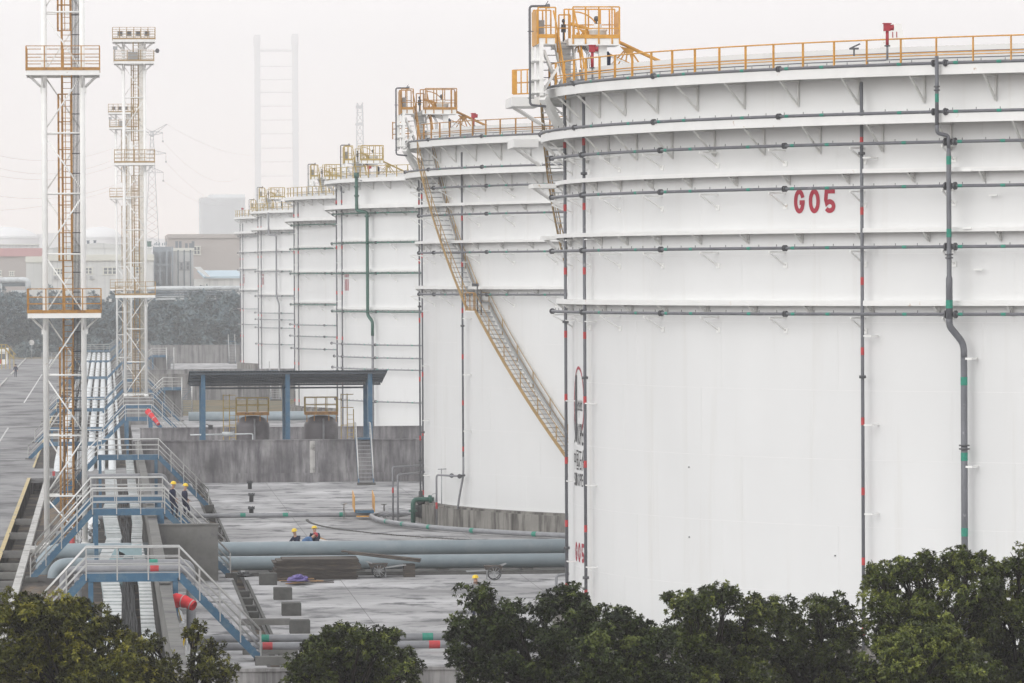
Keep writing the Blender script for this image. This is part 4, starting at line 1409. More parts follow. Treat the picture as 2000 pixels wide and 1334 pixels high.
# fire-water pair in front
for yy, r, k, lab in ((191.6, .145, 1, 'grey pipe with green bands crossing the dike wall behind the nearest catwalk'), (187.6, .145, 2, 'grey pipe with red bands crossing the dike wall behind the nearest catwalk')):
    P = smooth_path([(-1.6 + .5 * (k == 1), yy, -.2), (-1.6 + .5 * (k == 1), yy, 3.15), (3.12 - .12 * (k == 2), yy, 3.15), (3.12 - .12 * (k == 2), yy, .3), (30, yy, .3)], .4)
    bands = [((1.55, yy, 3.15), (1.86, yy, 3.15), k), ((5.62, yy, .3), (5.98, yy, .3), k), ((11.7, yy, .3), (12.1, yy, .3), k), ((20, yy, .3), (20.4, yy, .3), k)]
    o = pipe_thing('fire_water_pipe', lab, [P], r, M_gpipe, 'grey banded fire-water pipes', 12, bands)
for k in range(4):
    x = 7.0 + k * 3.2
    single('pipe_support', MB().bx(x, x + .25, 187.2, 192, -.05, .15), [M_block], 'small concrete bearer under the two grey banded pipes', 'support', 'bearers under the banded pipes')
# grey ring main by the second tank
P = smooth_path([(-1.4, 291.0, .2), (15.1, 291.0, .22)] + [tuple(pol((47.8, 288.3), 33.0, a, .22)) for a in range(178, 236, 3)], 1.0, 4)
bd = [((x, 291.0, .22), (x + .3, 291.0, .22), 1) for x in (7.5, 9.9, 13.1)] + [(pol((47.8, 288.3), 33.0, a, .22), pol((47.8, 288.3), 33.0, a + .55, .22), 1) for a in (190, 195.5, 202, 210, 219)]
pipe_thing('ring_main_pipe', 'grey green-banded pipe running to the second tank and curving round its base', [P], .135, M_gpipe, None, 12, bd)
for k, (x, y) in enumerate(((13.35, 291), (15.6, 290.2))):
    mb = MB()
    for d in (-.05, .04):
        mb.tube([(x + d, y, .22), (x + d + .04, y, .22)], .24, 12, 0)
    mb.tube([(x, y, .4), (x, y, .85)], .05, 8).lathe((x, y, .8), [(.16, 0), (.18, .03), (.16, .06)], 12)
    single('gate_valve', mb, [M_galv], ('upright valve directly beside the left orange panel', 'small valve right of the orange stile')[k], 'valve')
# grey pipe portal behind the catwalks
pipe_thing('crossover_pipe', 'grey pipe portal standing between the stile catwalks left of the dark wall', [smooth_path([(-1.3, 292, 0), (-1.3, 292, 2.45), (3.3, 292, 2.45), (3.3, 292, 0)], .35), smooth_path([(-.75, 292.6, -.1), (-.75, 292.6, 2.3)], .3)], .15, M_gpipe)

# small stile with two orange panels
r = thing('orange_stile', 'small pipe stile with two upright orange side panels', 'stile', (14.4, 290.5, 0))
mb = MB().bx(13.95, 15.0, 289.6, 291.7, .42, .50).bx(13.95, 15.0, 289.57, 289.6, .36, .52, 1)
part('deck', mb, [M_grate, M_blue], r)
for x in (13.9, 15.02):
    q = MB().add([(x - .02, 289.5, .42), (x - .02, 291.8, .62), (x - .02, 291.8, 1.55), (x - .02, 289.5, 1.30), (x + .02, 289.5, .42), (x + .02, 291.8, .62), (x + .02, 291.8, 1.55), (x + .02, 289.5, 1.30)],
                 [(0, 1, 2, 3), (7, 6, 5, 4), (0, 4, 5, 1), (1, 5, 6, 2), (2, 6, 7, 3), (3, 7, 4, 0)])
    part('side_panel', q, [M_yel], r)
part('step', MB().bx(14.0, 14.95, 289.1, 289.55, .16, .22), [M_yel], r)

# outlet valve and thin risers at the second tank's left foot
r = thing('outlet_valve', 'dark green outlet pipe bend with black gate valve at the foot of the second tank', 'valve', (17.0, 285.0, 0))
mb = MB().tube(smooth_path([tuple(pol(T2, 30.1, 188.5, 1.35)), (17.35, 283.9, 1.35), (16.85, 283.7, 1.35), (16.85, 283.7, .0)], .5), .13, 12)
for z in (.75, .68):
    mb.lathe((16.85, 283.7, z), [(.24, 0), (.24, .05)], 14)
mb.tube([pol(T2, 30.25, 188.5, 1.35), pol(T2, 30.4, 188.5, 1.35)], .24, 14)
part('bend', mb, [M_dgreen], r)
mb = MB().tube([(17.35, 284.8, .3), (17.35, 284.8, 1.0)], .16, 10).lathe((17.35, 284.8, 1.0), [(.14, 0), (.25, .15), (.25, .28), (.12, .5), (.12, .75), (.05, .8), (.04, 1.05)], 12)
mb.lathe((17.1, 284.9, .35), [(.25, 0), (.3, .1), (.3, .55), (.2, .65)], 12)
part('gate', mb, [M_dark], r)
mb = MB().tube([(x_, y_, z_) for x_, y_, z_ in [(18.05 + .2 * math.cos(t * PI / 8), 283.9, 1.4 + .28 * math.sin(t * PI / 8)) for t in range(16)]], .02, 5, closed=True)
part('handwheel', mb, [M_galv], r)
pipe_thing('foam_riser', 'thin grey inverted-U pipe left of the second tank, the taller one with red band', [smooth_path([(15.98, 288, .0), (15.98, 288, 3.0), (17.9, 289.2, 3.05)], .1)], .055, M_gpipe, None, 8, [((15.98, 288, 1.55), (15.98, 288, 1.85), 2)])
pipe_thing('foam_riser', 'thin grey inverted-U pipe left of the second tank, the lower pale-topped one', [smooth_path([(16.2, 287, .0), (16.2, 287, 2.6), (17.9, 288.6, 2.7)], .12)], .055, M_gpipe, None, 8)
pipe_thing('vent_post', 'slim sampling post with round bracket on the second tank face', [[(18.3, 281.6, .3), (18.3, 281.6, 3.15)], [(18.1, 281.6, 3.1), (18.6, 281.6, 3.12)]], .03, M_galv, None, 6)
for k in range(6):
    a = 183 + k * 1.2
    pipe_thing('branch_pipe', 'short grey pipe lying in the tangle between the orange stile and the second tank', [smooth_path([(15.0 + .25 * k, 290.0 - .25 * k, .2), (15.7 + .25 * k, 289.4 - .4 * k, .42), (17.3, 288.2 - .55 * k, .5)], .3)], .085, M_gpipe, 'pipe tangle at the second tank', 8)
# near tank's left foot
pipe_thing('foam_riser', 'grey hooked pipe at the lower left foot of the nearest tank', [smooth_path([(14.9, 196.5, .15), (14.9, 196.5, 1.15), (15.6, 196.5, .95), (17.3, 196.5, 1.1)], .15)], .05, M_gpipe, None, 8)
pipe_thing('foam_riser', 'thin upright grey pipe pair at the nearest tank left foot', [smooth_path([(17.25, 197.5, .1), (17.25, 197.5, 2.2), (17.75, 197.5, 2.25)], .1), [(17.4, 196.2, .75), (18.5, 194.0, .8)]], .055, M_gpipe, None, 8, [((17.25, 197.5, .7), (17.25, 197.5, .95), 2)])

# ================================================================ cable trays in the corridor
def tray(label, pts, w):
    root = thing('cable_tray', label, 'cable tray', pts[0], 'pale ribbed cable trays')
    cov, side = MB(), MB()
    for a, b in zip(pts[:-1], pts[1:]):
        a, b = Vector(a), Vector(b)
        side.bar(a - Vector((0, 0, .11)), b - Vector((0, 0, .11)), w - .03, .2)
        L = (b - a).length; n = max(1, int(L / 1.9))
        for i in range(n):
            p, q = a + (b - a) * (i / n), a + (b - a) * ((i + .88) / n)
            cov.bar(p + Vector((0, 0, .06 + RND.uniform(0, .04))), q + Vector((0, 0, .02 + RND.uniform(0, .03))), w, .10)
    part('tray_body', side, [M_trayb], root); part('ribbed_cover', cov, [M_tray], root)
    n = len(pts)
    for a, b in zip(pts[:-1], pts[1:]):
        for s in (-.3, .3):
            part('support_leg', MB().bx(a[0] + s * w - .03, a[0] + s * w + .03, a[1] + .5, a[1] + .56, -.2, a[2] - .2), [M_galv], root)
    return root


tray('wider ribbed cable tray, the left one of the pair beside the dark corridor bed', [(.12, 168, .95), (.14, 190, .95), (.2, 206, 1.0), (.02, 222, 1.05), (.0, 236, .9), (.34, 246, 1.25), (.22, 262, 1.1), (.1, 276, 1.2), (.3, 292, 1.0), (.2, 340, .95)], .72)
tray('narrower ribbed cable tray right beside the dike wall', [(1.45, 160, 1.15), (1.44, 186, 1.2), (1.5, 210, 1.3), (1.38, 232, 1.35), (1.35, 238, 1.6), (1.5, 256, 1.5), (1.45, 300, 1.5), (1.5, 345, 1.5)], .50)
root = thing('tray_branch', 'pale blue angular tray branch linking the two ribbed trays', 'cable tray', (.8, 226, 0))
mb = MB()
for a, b in (((.2, 226, .3), (.2, 226, 1.15)), ((.2, 226, 1.1), (.55, 226, 1.75)), ((.5, 226, 1.75), (1.5, 226, 1.8))):
    mb.bar(a, b, .5, .26, up=(0, 1, 0))
mb.bar((.45, 226, 1.05), (.45, 226, .1), .4, .2, up=(0, 1, 0))
part('tray_body', mb, [M_trayb], root)
cb = MB()
for k in range(46):                                                  # cables strewn between the trays
    x = RND.uniform(.48, 1.15); P = []
    y = RND.uniform(160, 200); y1 = RND.uniform(230, 345)
    while y < y1:
        P.append((x + RND.uniform(-.06, .06), y, .05 + RND.uniform(0, .35))); y += 7
    if len(P) > 2:
        cb.tube(P, .022, 5, 0 if k % 5 else 1)
o = single('loose_cables', cb, [M_blackcable, M_flange]); tag(o, kind='stuff')

# white plastic sheeting and bags
def crumple(x, y, z, sx, sy, sz, seed):
    rr = random.Random(seed); n, m = 10, 14
    mb = MB(); vs, fs = [], []
    for i in range(n + 1):
        for j in range(m):
            t = i / n * PI / 2; w = 2 * PI * j / m
            k = 1 + rr.uniform(-.22, .22)
            vs.append((x + sx * math.cos(t) * math.cos(w) * k, y + sy * math.cos(t) * math.sin(w) * k, z + sz * math.sin(t) * k))
    for i in range(n):
        for j in range(m):
            fs.append((i * m + j, i * m + (j + 1) % m, (i + 1) * m + (j + 1) % m, (i + 1) * m + j))
    return mb.add(vs, fs, 0, False)


BAGS = [(-.9, 250, .5, 3.5, .5), (-1.0, 240.5, .45, 2.5, .45), (-.7, 245, .4, 2.0, .55), (-1.3, 270, .5, 2.5, .45), (-1.25, 278, .45, 2.2, .4), (-.55, 200, .55, 2.6, .45), (-1.1, 205, .6, 3.0, .5), (-.3, 188, .45, 2.2, .4), (-.6, 194, .45, 2.0, .5), (-1.5, 255, .4, 2.0, .35), (-.75, 286, .4, 2.5, .5)]
for k, (x, y, a, b_, h) in enumerate(BAGS):
    single('sand_bag', crumple(x, y, -.12, a, b_, h, 50 + k), [M_sheet], 'crumpled white plastic sack lying between the near mast and the cable tray', 'sack', 'white sacks in the corridor')
root = thing('bulk_bag', 'white bulk bag with yellow straps leaning by the nearest catwalk leg', 'sack', (2.75, 176, 0))
part('sack_body', crumple(2.75, 176, 0, .33, .8, 1.35, 91), [M_sheet], root)
part('strap', MB().bar((2.6, 175.3, 1.5), (2.5, 175.4, 1.05), .07, .03).bar((2.8, 175.3, 1.55), (2.92, 175.4, 1.1), .07, .03).bar((2.6, 175.3, 1.5), (2.8, 175.3, 1.55), .05, .03), [M_helm], root)
root = thing('bulk_bag', 'smaller white bag with yellow strap below the red windsock', 'sack', (2.5, 187, 0))
part('sack_body', crumple(2.5, 186, 1.2, .25, .5, .55, 92), [M_sheet], root)
part('strap', MB().bar((2.35, 185.5, 1.4), (2.5, 185.5, 1.9), .06, .03).bar((2.66, 185.5, 1.4), (2.5, 185.5, 1.9), .06, .03), [M_helm], root)
# small site boxes
single('junction_box', MB().bx(-2.5, -2.1, 252, 252.2, .85, 1.35).bx(-2.42, -2.22, 251.97, 252.0, 1.1, 1.25, 1).bx(-2.33, -2.27, 252.05, 252.15, -.2, .85), [M_galv, M_dark], 'grey meter box on a post behind the stile stair by the near mast', 'meter box')
root = thing('fire_extinguisher', 'red extinguisher standing at the right leg of the near mast', 'extinguisher', (-1.75, 258.8, .1))
part('cylinder', MB().lathe((-1.75, 258.8, .1), [(.12, 0), (.13, .05), (.13, .48), (.05, .58), (.04, .66)], 12), [M_red], root)
part('valve_head', MB().bx(-1.82, -1.68, 258.76, 258.84, .77, .84), [M_dark], root)
single('call_point', MB().bx(-3.68, -3.5, 350, 350.15, .25, .55).bx(-3.62, -3.56, 350.05, 350.1, -.1, .25, 1), [M_red, M_dark], 'small red alarm box on a post at the edge of the cross road', 'alarm box')

# windsocks
def windsock(label, p, q, r0, r1, pole, m1=M_sock):
    root = thing('windsock', label, 'windsock', pole)
    P, Q = Vector(p), Vector(q)
    n = 12
    mb = MB()
    pts, rr = [], []
    for i in range(n + 1):
        u = i / n
        c_ = P + (Q - P) * u + Vector((0, 0, .12 * math.sin(u * PI) * (1 if P.z - Q.z < .4 else .3)))
        pts.append(c_); rr.append((r0 + (r1 - r0) * u) * (1 + .07 * math.sin(i * 1.9)))
    mb.tube(pts, rr, 16, 0, caps=False)
    mb.tube([pts[0], pts[0] + (pts[1] - pts[0]) * .2], r0 * .9, 16, 2)
    part('sock', mb, [m1, M_sockg, M_dred], root)
    mb = MB()
    for i in (3, 7, 11):
        mb.tube([pts[i], pts[i] + (pts[min(i + 1, n)] - pts[i - 1]) * .2], [rr[i] * 1.03, rr[i] * 1.03], 16, caps=False)
    part('reflective_band', mb, [M_sockg], root)
    part('hoop', MB().tube([pts[0] + Vector((0, r0 * math.cos(t * PI / 8), r0 * math.sin(t * PI / 8))) for t in range(16)], .025, 5, closed=True), [M_dark], root)
    mb = MB().tube([pole, (pole[0], pole[1], p[2] + r0 + .05)], .03, 6)
    part('pole', mb, [M_galv], root)


a_, b_ = at(329, 1176, 181), at(379, 1184, 180.4)
windsock('bright red windsock with grey bands hanging at the nearest catwalk', a_, b_, .28, .18, (a_.x - .02, a_.y, 0))
a_, b_ = at(288, 803, 380), at(310, 829, 379)
windsock('dull red limp windsock drooping in front of the two-level catwalk', a_, b_, .22, .13, (a_.x, a_.y, 0))

# ================================================================ canopy and vessels
root = thing('canopy_shelter', 'open blue-posted canopy with dark sloping sheet roof above two vessels', 'canopy', (12.3, 348, 0))
xa, xb = at(369, 722, 345).x, at(757, 722, 345).x
zf, zr = 7.35, 6.35
rf = MB()
nn = 150
vs, fs = [], []
for i in range(nn + 1):
    x = xa + (xb - xa) * i / nn
    dz = .05 if i % 2 else 0
    vs += [(x, 345.0, zf + dz), (x - .0, 352.5, zr + dz), (x, 345.0, zf + dz - .03), (x, 352.5, zr + dz - .03)]
for i in range(nn):
    a = i * 4; b_ = a + 4
    fs += [(a, b_, b_ + 1, a + 1), (a + 2, a + 3, b_ + 3, b_ + 2), (a, a + 2, b_ + 2, b_), (a + 1, b_ + 1, b_ + 3, a + 3)]
rf.add(vs, fs, 0)
part('roof_sheet', rf, [M_roofu], root)
bmx = MB()
for y in (345.4, 347.2, 349, 350.8, 352.2):
    z = zf + (zr - zf) * (y - 345) / 7.5 - .1
    bmx.bx(xa + .1, xb - .1, y - .04, y + .04, z - .08, z + .05)
part('purlin', bmx, [M_frame], root)
for px in (397, 562, 723):
    x = at(px, 800, 345.6).x
    q = MB().bx(x - .15, x + .15, 345.5, 345.72, 0, zf - .18).bx(x - .15, x + .15, 351.8, 352.0, 0, zr - .12)
    q.bar((x, 345.6, zf - .28), (x, 351.9, zr - .22), .14, .22)
    q.bar((x, 346.6, zf - 1.9), (x, 345.7, zf - 2.4), .06, .06)
    part('post', q, [M_blue], root)
part('tie_beam', MB().bx(at(397, 800, 345.6).x, at(723, 800, 345.6).x, 351.85, 351.95, 6.0, 6.12), [M_frame], root)
lampb = MB(); x = at(402, 800, 345.6).x
lampb.box((x + .3, 345.4, 3.6), (.3, .25, .3)).bar((x, 345.5, 3.8), (x + .3, 345.4, 3.7), .05, .05)
part('lamp', lampb, [M_dark], root)


def vessel(label, px, flip):
    x = at(px, 820, 352).x; y = 352.0; r_ = 1.17
    root = thing('drain_vessel', label, 'vessel', (x, y, 0), 'two domed drain vessels')
    pr = [(r_, 0), (r_, 3.45)] + [(r_ * math.cos(t * PI / 20) ** .8, 3.45 + .72 * math.sin(t * PI / 20)) for t in range(1, 10)] + [(.02, 4.17)]
    part('vessel_body', MB().lathe((x, y, 0), pr, 40), [M_vessel], root)
    part('overflow_pipe', MB().tube([(x + .12, y - 1.27, 0), (x + .12, y - 1.27, 3.3), (x + .12, y - .95, 3.95)], .07, 8), [M_gpipe], root)
    d = MB().bx(x - 1.12, x + 1.12, y - 1.1, y + 1.1, 4.22, 4.42)
    for sx in (-1, -.5, .5, 1):
        d.bx(x + sx - .03, x + sx + .03, y - .9, y - .84, 3.75, 4.22)
    part('platform', d, [M_brown], root)
    rl = MB()
    for sy in (-1.1, 1.1):
        for i in range(4):
            xx = x - 1.1 + 2.2 * i / 3
            rl.bar((xx, y + sy, 4.42), (xx, y + sy, 5.4), .05, .05)
            if 0 < i < 3: rl.bar((x + sy, y - 1.1 + 2.2 * i / 3, 4.42), (x + sy, y - 1.1 + 2.2 * i / 3, 5.4), .05, .05)
        for z in (4.9, 5.4):
            rl.bar((x - 1.1, y + sy, z), (x + 1.1, y + sy, z), .045, .045); rl.bar((x + sy, y - 1.07, z), (x + sy, y + 1.07, z), .04, .04)
    part('railing', rl, [M_ochre], root)
    lx = x + (1.35 if flip else -2.0); ld = MB()
    for q in (0, .42, .85):
        ld.bar((lx + q, y - .6, 0), (lx + q, y - .6, 5.65 if q < .8 else 4.6), .06, .06)
    for z in (1.2, 2.4, 3.5, 4.7, 5.6):
        ld.bar((lx, y - .6, z), (lx + .85, y - .6, z), .05, .05)
    k = .3
    while k < 4.4:
        ld.bar((lx + .42, y - .6, k), (lx + .85, y - .6, k), .03, .03); k += .3
    part('caged_ladder', ld, [M_ochre], root)
    return root


vessel('left domed mauve-grey vessel under the canopy with railed top platform', 493, False)
vessel('right domed mauve-grey vessel under the canopy, near the blue stair', 627, True)
pipe_thing('filter_pipe', 'thin white pipe with a short fat filter in front of the left vessel', [smooth_path([(5.6, 346.5, 3.06), (9.8, 346.5, 3.1), (9.8, 346.5, 2.2)], .1)], .05, M_wpipe, None, 8)
bpy.data.objects['filter_pipe'].data.materials[0] = M_wpipe
single('pipe_filter', MB().tube([(7.75, 346.5, 3.1), (8.55, 346.5, 3.1)], .15, 12), [M_wpipe], 'short fat white filter on the thin pipe before the left vessel', 'filter')
for k in range(7):
    x = 5.4 + k * 2.1
    single('bollard', MB().lathe((x, 366, 0), [(.14, 0), (.14, .95), (.1, 1.0)], 10), [M_dark], 'short dark bollard at the wall behind the vessels', 'bollard', 'bollards behind the vessels')

# ================================================================ things standing on the yard floor
for k, (x, y) in enumerate(((9.18, 331.9), (8.76, 313.3), (8.25, 295.4))):
    mb = MB().lathe((x, y, 0), [(.13, 0), (.13, .36), (.20, .37), (.20, .45), (.17, .46), (.17, .50), (.05, .52)], 14)
    for j in range(6):
        mb.bx(x + .17 * math.cos(j) - .02, x + .17 * math.cos(j) + .02, y + .17 * math.sin(j) - .02, y + .17 * math.sin(j) + .02, .44, .54)
    single('capped_standpipe', mb, [M_dark], ('black capped standpipe nearest the streaky wall', 'middle black capped standpipe of the three on the wet floor', 'black capped standpipe nearest the grey banded pipe')[k], 'standpipe', 'black standpipes on the yard floor')
for k, (x, y) in enumerate(((6.75, 229.3), (7.05, 218.8), (7.05, 208.6), (7.0, 198.2))):
    mb = MB().bx(x, x + .78, y, y + .9, 0, .50).bx(x + .02, x + .76, y + .02, y + .88, .502, .515)
    single('concrete_block', mb, [M_dblock], ('dark concrete block touching the timber stack', 'dark concrete block just in front of the one at the timber stack', 'dark concrete block, second from the banded pipes', 'dark concrete block nearest the banded pipes, by the middle tree')[k], 'block', 'dark concrete blocks in a line')
for k, (x, y, z) in enumerate(((5.2, 203.2, .18), (4.9, 187.5, .12), (5.2, 182.3, .25), (6.35, 252.5, .2))):
    single('concrete_beam', MB().bx(x, x + 2.0, y, y + .55, .0, z + .06), [M_block], ('low concrete beam across the drain gutter right of the nearest stair', 'low concrete kerb piece under the nearest stair foot', 'low concrete kerb piece beyond the front wall at the stair foot', 'low concrete beam by the gutter behind the wall slab')[k], 'beam')
# timber stack
x0, x1 = 7.55, 11.35
for k in range(14):
    z = .02 + k * .066
    dx = RND.uniform(-.12, .1); w = RND.uniform(-.15, .1)
    if k == 13: dx, w = .35, -.35
    mb = MB().bx(x0 + dx, x1 + dx + w, 233.0 + RND.uniform(-.05, .05), 235.4, z, z + .056).bx(x0 + dx + .01, x1 + dx + w - .01, 232.98, 233.0, z + .004, z + .02)
    single('timber_board', mb, [M_wood], 'topmost dark wet board of the timber stack in front of the blue pipes' if k == 13 else 'dark wet board inside the timber stack in front of the blue pipes', 'board', 'stacked timber boards')
mb = MB().bar((11.0, 235.0, 1.10), (14.25, 234.6, .70), .9, .05).bar((10.7, 235.3, 1.17), (14.3, 234.9, .78), .8, .05)
single('leaning_plank', mb, [M_wood], 'long plank sloping from the timber stack across the first handcart', 'plank')
single('offcut_block', MB().bx(13.5, 14.0, 234.3, 235.2, 0, .58), [M_wood], 'dark block propping the low end of the sloping plank', 'block')
stk = MB()
for k in range(16):
    x, y = RND.uniform(7.6, 9.2), RND.uniform(228.5, 232); a = RND.uniform(-.5, .5)
    stk.bar((x - .7, y - a, .06 + RND.uniform(0, .14)), (x + RND.uniform(.4, 1.1), y + a, .05 + RND.uniform(0, .2)), .05, .05, k % 3 == 0)
tag(single('scrap_sticks', stk, [M_wood, M_woodl]), kind='stuff')
mb = crumple(8.5, 229.8, .1, .5, .7, .3, 5)
single('purple_tarp', mb, [M_purple], 'crumpled purple tarpaulin lying on the scrap sticks', 'tarp')
single('brush_heap', crumple(6.2, 236.2, .0, .5, .6, .18, 8), [M_dark], 'small dark heap of rods near the big pipes, left of the timber stack', 'heap')


def handcart(label, x, y, side):
    root = thing('handcart', label, 'handcart', (x, y, 0), 'two-wheeled handcarts')
    for dy in (0, .75):
        w = thing_part('wheel', root)
        c_ = (x, y + dy, .32)
        ty = MB().tube([(x + .29 * math.cos(t * PI / 14), y + dy, .32 + .29 * math.sin(t * PI / 14)) for t in range(28)], .026, 8, closed=True)
        part('tyre', ty, [M_dark], w)
        sp = MB()
        for t in range(10):
            sp.bar((x, y + dy, .32), (x + .27 * math.cos(t * PI / 5), y + dy, .32 + .27 * math.sin(t * PI / 5)), .022, .022)
        sp.lathe((x, y + dy - .05, .32), [(.05, 0), (.05, .1)], 10, axis='y')
        part('spoke', sp, [M_galv], w)
    part('axle', MB().bar((x, y, .32), (x, y + .75, .32), .05, .05), [M_dark], root)
    b_ = MB().prism([(x - .36, .42), (x + .3, .42), (x + .42, .66), (x - .46, .66)], y + .12, y + .62)
    part('tray', b_, [M_wood], root)
    h_ = MB()
    for dy in (.12, .62):
        h_.bar((x + side * .2, y + dy, .45), (x + side * 1.25, y + dy, .58 if side > 0 else .40), .045, .045)
        h_.bar((x - side * .3, y + dy, .66), (x - side * .55, y + dy, .74), .04, .04)
        h_.bar((x + side * .3, y + dy, .45), (x + side * .32, y + dy, .02), .04, .04)
    part('handle', h_, [M_galv], root)


handcart('spoked handcart under the sloping plank beside the timber stack', 12.32, 233.8, 1)
handcart('spoked handcart standing alone near the tank, handle to the left', 17.4, 231.2, -1)
pl = MB()
for k in range(7):
    a_, b_ = at(595 + k * 3, 1056 - k * .4, 252 + k * .2), at(688 - k * 6, 1060, 250 + k * .2)
    a_.z = .9 + k * .02; b_.z = .35
    m_ = (a_ + b_) / 2 + Vector((0, 0, .14))
    pl.tube([a_, m_, b_], .045, 6, 0 if k < 3 else 1)
single('pole_bundle', pl, [M_steel, M_woodl], 'bundle of pale curved poles beside the crouching workers', 'poles')
# ================================================================ people
M_lgrey = mat('grey_jacket', (0.30, 0.30, 0.30), 0.85, var=0.15, scale=9)
def person(label, loc, face, pose, top, legs_m, helm, rz_lean=0.0):
    """one skinned body; pose gives joint positions in metres (x right, y forward) before turning by face"""
    J = dict(pel=(0, 0, .95), waist=(0, 0, 1.12), chest=(0, .01, 1.34), neck=(0, .02, 1.49), head0=(0, .04, 1.57), head=(0, .05, 1.68),
             shL=(-.18, 0, 1.42), elL=(-.25, -.02, 1.15), haL=(-.24, .12, .92), shR=(.18, 0, 1.42), elR=(.25, -.02, 1.15), haR=(.24, .12, .92),
             hiL=(-.09, 0, .92), knL=(-.10, .04, .50), anL=(-.10, -.01, .09), toL=(-.11, .15, .04), hiR=(.09, 0, .92), knR=(.10, .04, .50), anR=(.10, -.01, .09), toR=(.11, .15, .04))
    J.update(pose)
    rad = dict(pel=.155, waist=.155, chest=.175, neck=.06, head0=.08, head=.10, shL=.086, shR=.095, elL=.065, elR=.065, haL=.032, haR=.032, hiL=.086, hiR=.095, knL=.065, knR=.065, anL=.045, anR=.045, toL=.035, toR=.035)
    E_ = [('pel', 'waist'), ('waist', 'chest'), ('chest', 'neck'), ('neck', 'head0'), ('head0', 'head'), ('chest', 'shL'), ('shL', 'elL'), ('elL', 'haL'), ('chest', 'shR'), ('shR', 'elR'), ('elR', 'haR'),
          ('pel', 'hiL'), ('hiL', 'knL'), ('knL', 'anL'), ('anL', 'toL'), ('pel', 'hiR'), ('hiR', 'knR'), ('knR', 'anR'), ('anR', 'toR')]
    keys = list(J); V = [Vector(J[k]) for k in keys]; R_ = [rad[k] for k in keys]
    ed = [(keys.index(a), keys.index(b)) for a, b in E_]
    for sd, h, e in ((-1, 'haL', 'elL'), (1, 'haR', 'elR')):
        d = (Vector(J[h]) - Vector(J[e])).normalized()
        side = d.cross(Vector((0, 0, 1)));  side = side.normalized() if side.length > .1 else Vector((1, 0, 0))
        base = keys.index(h)
        for k, (o, L) in enumerate(((-.030, .075), (-.010, .088), (.010, .083), (.028, .068))):
            p = Vector(J[h]) + d * .06 + side * o
            V.append(p); R_.append(.010); ed.append((base, len(V) - 1))
            V.append(p + d * L * .7 + Vector((0, .02, -.01))); R_.append(.008); ed.append((len(V) - 2, len(V) - 1))
        p = Vector(J[h]) + d * .02 + side * (-.045 * sd)
        V.append(p); R_.append(.011); ed.append((base, len(V) - 1))
        V.append(p + d * .045 + side * (-.015 * sd)); R_.append(.009); ed.append((len(V) - 2, len(V) - 1))
    hd = keys.index('head'); f = Vector(J['head'])
    V.append(f + Vector((0, .115, -.03))); R_.append(.018); ed.append((hd, len(V) - 1))          # nose
    me = bpy.data.meshes.new('skel'); me.from_pydata([v[:] for v in V], ed, [])
    o = bpy.data.objects.new('skel', me); COL.objects.link(o)
    sk = o.modifiers.new('s', 'SKIN'); sk.use_smooth_shade = True
    for i, d in enumerate(me.skin_vertices[0].data):
        d.radius = (R_[i], R_[i]); d.use_root = (i == keys.index('pel'))
    ss = o.modifiers.new('u', 'SUBSURF'); ss.levels = 1; ss.render_levels = 1
    bpy.context.view_layer.update()
    bm = bpy.data.meshes.new_from_object(o.evaluated_get(bpy.context.evaluated_depsgraph_get()))
    bpy.data.objects.remove(o)
    bm.name = 'person'
    for m_ in (M_skin, top, legs_m, M_boot):
        bm.materials.append(m_)
    arr = [Vector(J[k]) for k in keys]
    zone = dict(head=0, head0=0, neck=0, haL=0, haR=0, anL=3, anR=3, toL=3, toR=3, pel=2, hiL=2, hiR=2, knL=2, knR=2)
    for p in bm.polygons:
        c_ = p.center
        k = min(range(len(keys)), key=lambda i: (arr[i] - c_).length / (rad[keys[i]] + .06))
        p.material_index = zone.get(keys[k], 1)
        p.use_smooth = True
    M = Matrix.Rotation(face, 4, 'Z')
    bm.transform(M)
    root = bpy.data.objects.new('person', bm); COL.objects.link(root); root.location = loc
    WL[root.name] = Vector(loc)
    tag(root, label, 'person')
    hp = M @ Vector(J['head']); L = Vector(loc)
    up = (M @ (Vector(J['head']) - Vector(J['head0']))).normalized()
    hm = MB().lathe((0, 0, 0), [(.155, 0), (.15, .012), (.128, .015), (.125, .06), (.105, .105), (.06, .135), (0, .145)], 18)
    q = Vector((0, 0, 1)).rotation_difference(up).to_matrix()
    hm.v = [tuple(q @ Vector(v) + hp + up * .025 + L) for v in hm.v]
    part('hard_hat', hm, [helm], root)
    return root


STEP = dict(knR=(.10, .20, .62), anR=(.10, .14, .24), toR=(.10, .28, .18), haL=(-.20, .30, 1.0), elL=(-.25, .06, 1.18))
a_ = at(335, 1020, 235.7)
person('worker in navy overalls and yellow helmet, nearer of two on the catwalk stairs', (2.98, 235.6, 2.58), -1.25, STEP, M_navy, M_navy, M_helm)
person('worker in navy overalls and yellow helmet, farther right of two on the catwalk stairs', (3.72, 248.0, 1.98), -1.3, STEP, M_navy, M_navy, M_helm)
CRO = dict(pel=(0, -.1, .34), waist=(0, -.08, .52), chest=(0, .0, .76), neck=(0, .06, .92), head0=(0, .09, 1.0), head=(0, .11, 1.11), shL=(-.18, 0, .84), shR=(.18, 0, .84), elL=(-.24, .16, .64), elR=(.24, .16, .64), haL=(-.14, .38, .58), haR=(.14, .38, .58),
           hiL=(-.1, -.06, .32), hiR=(.1, -.06, .32), knL=(-.17, .36, .46), knR=(.17, .36, .46), anL=(-.14, .06, .09), anR=(.14, .06, .09), toL=(-.15, .22, .04), toR=(.15, .22, .04))
SIT = {k: (v[0], v[1], v[2] + .0) for k, v in CRO.items()}
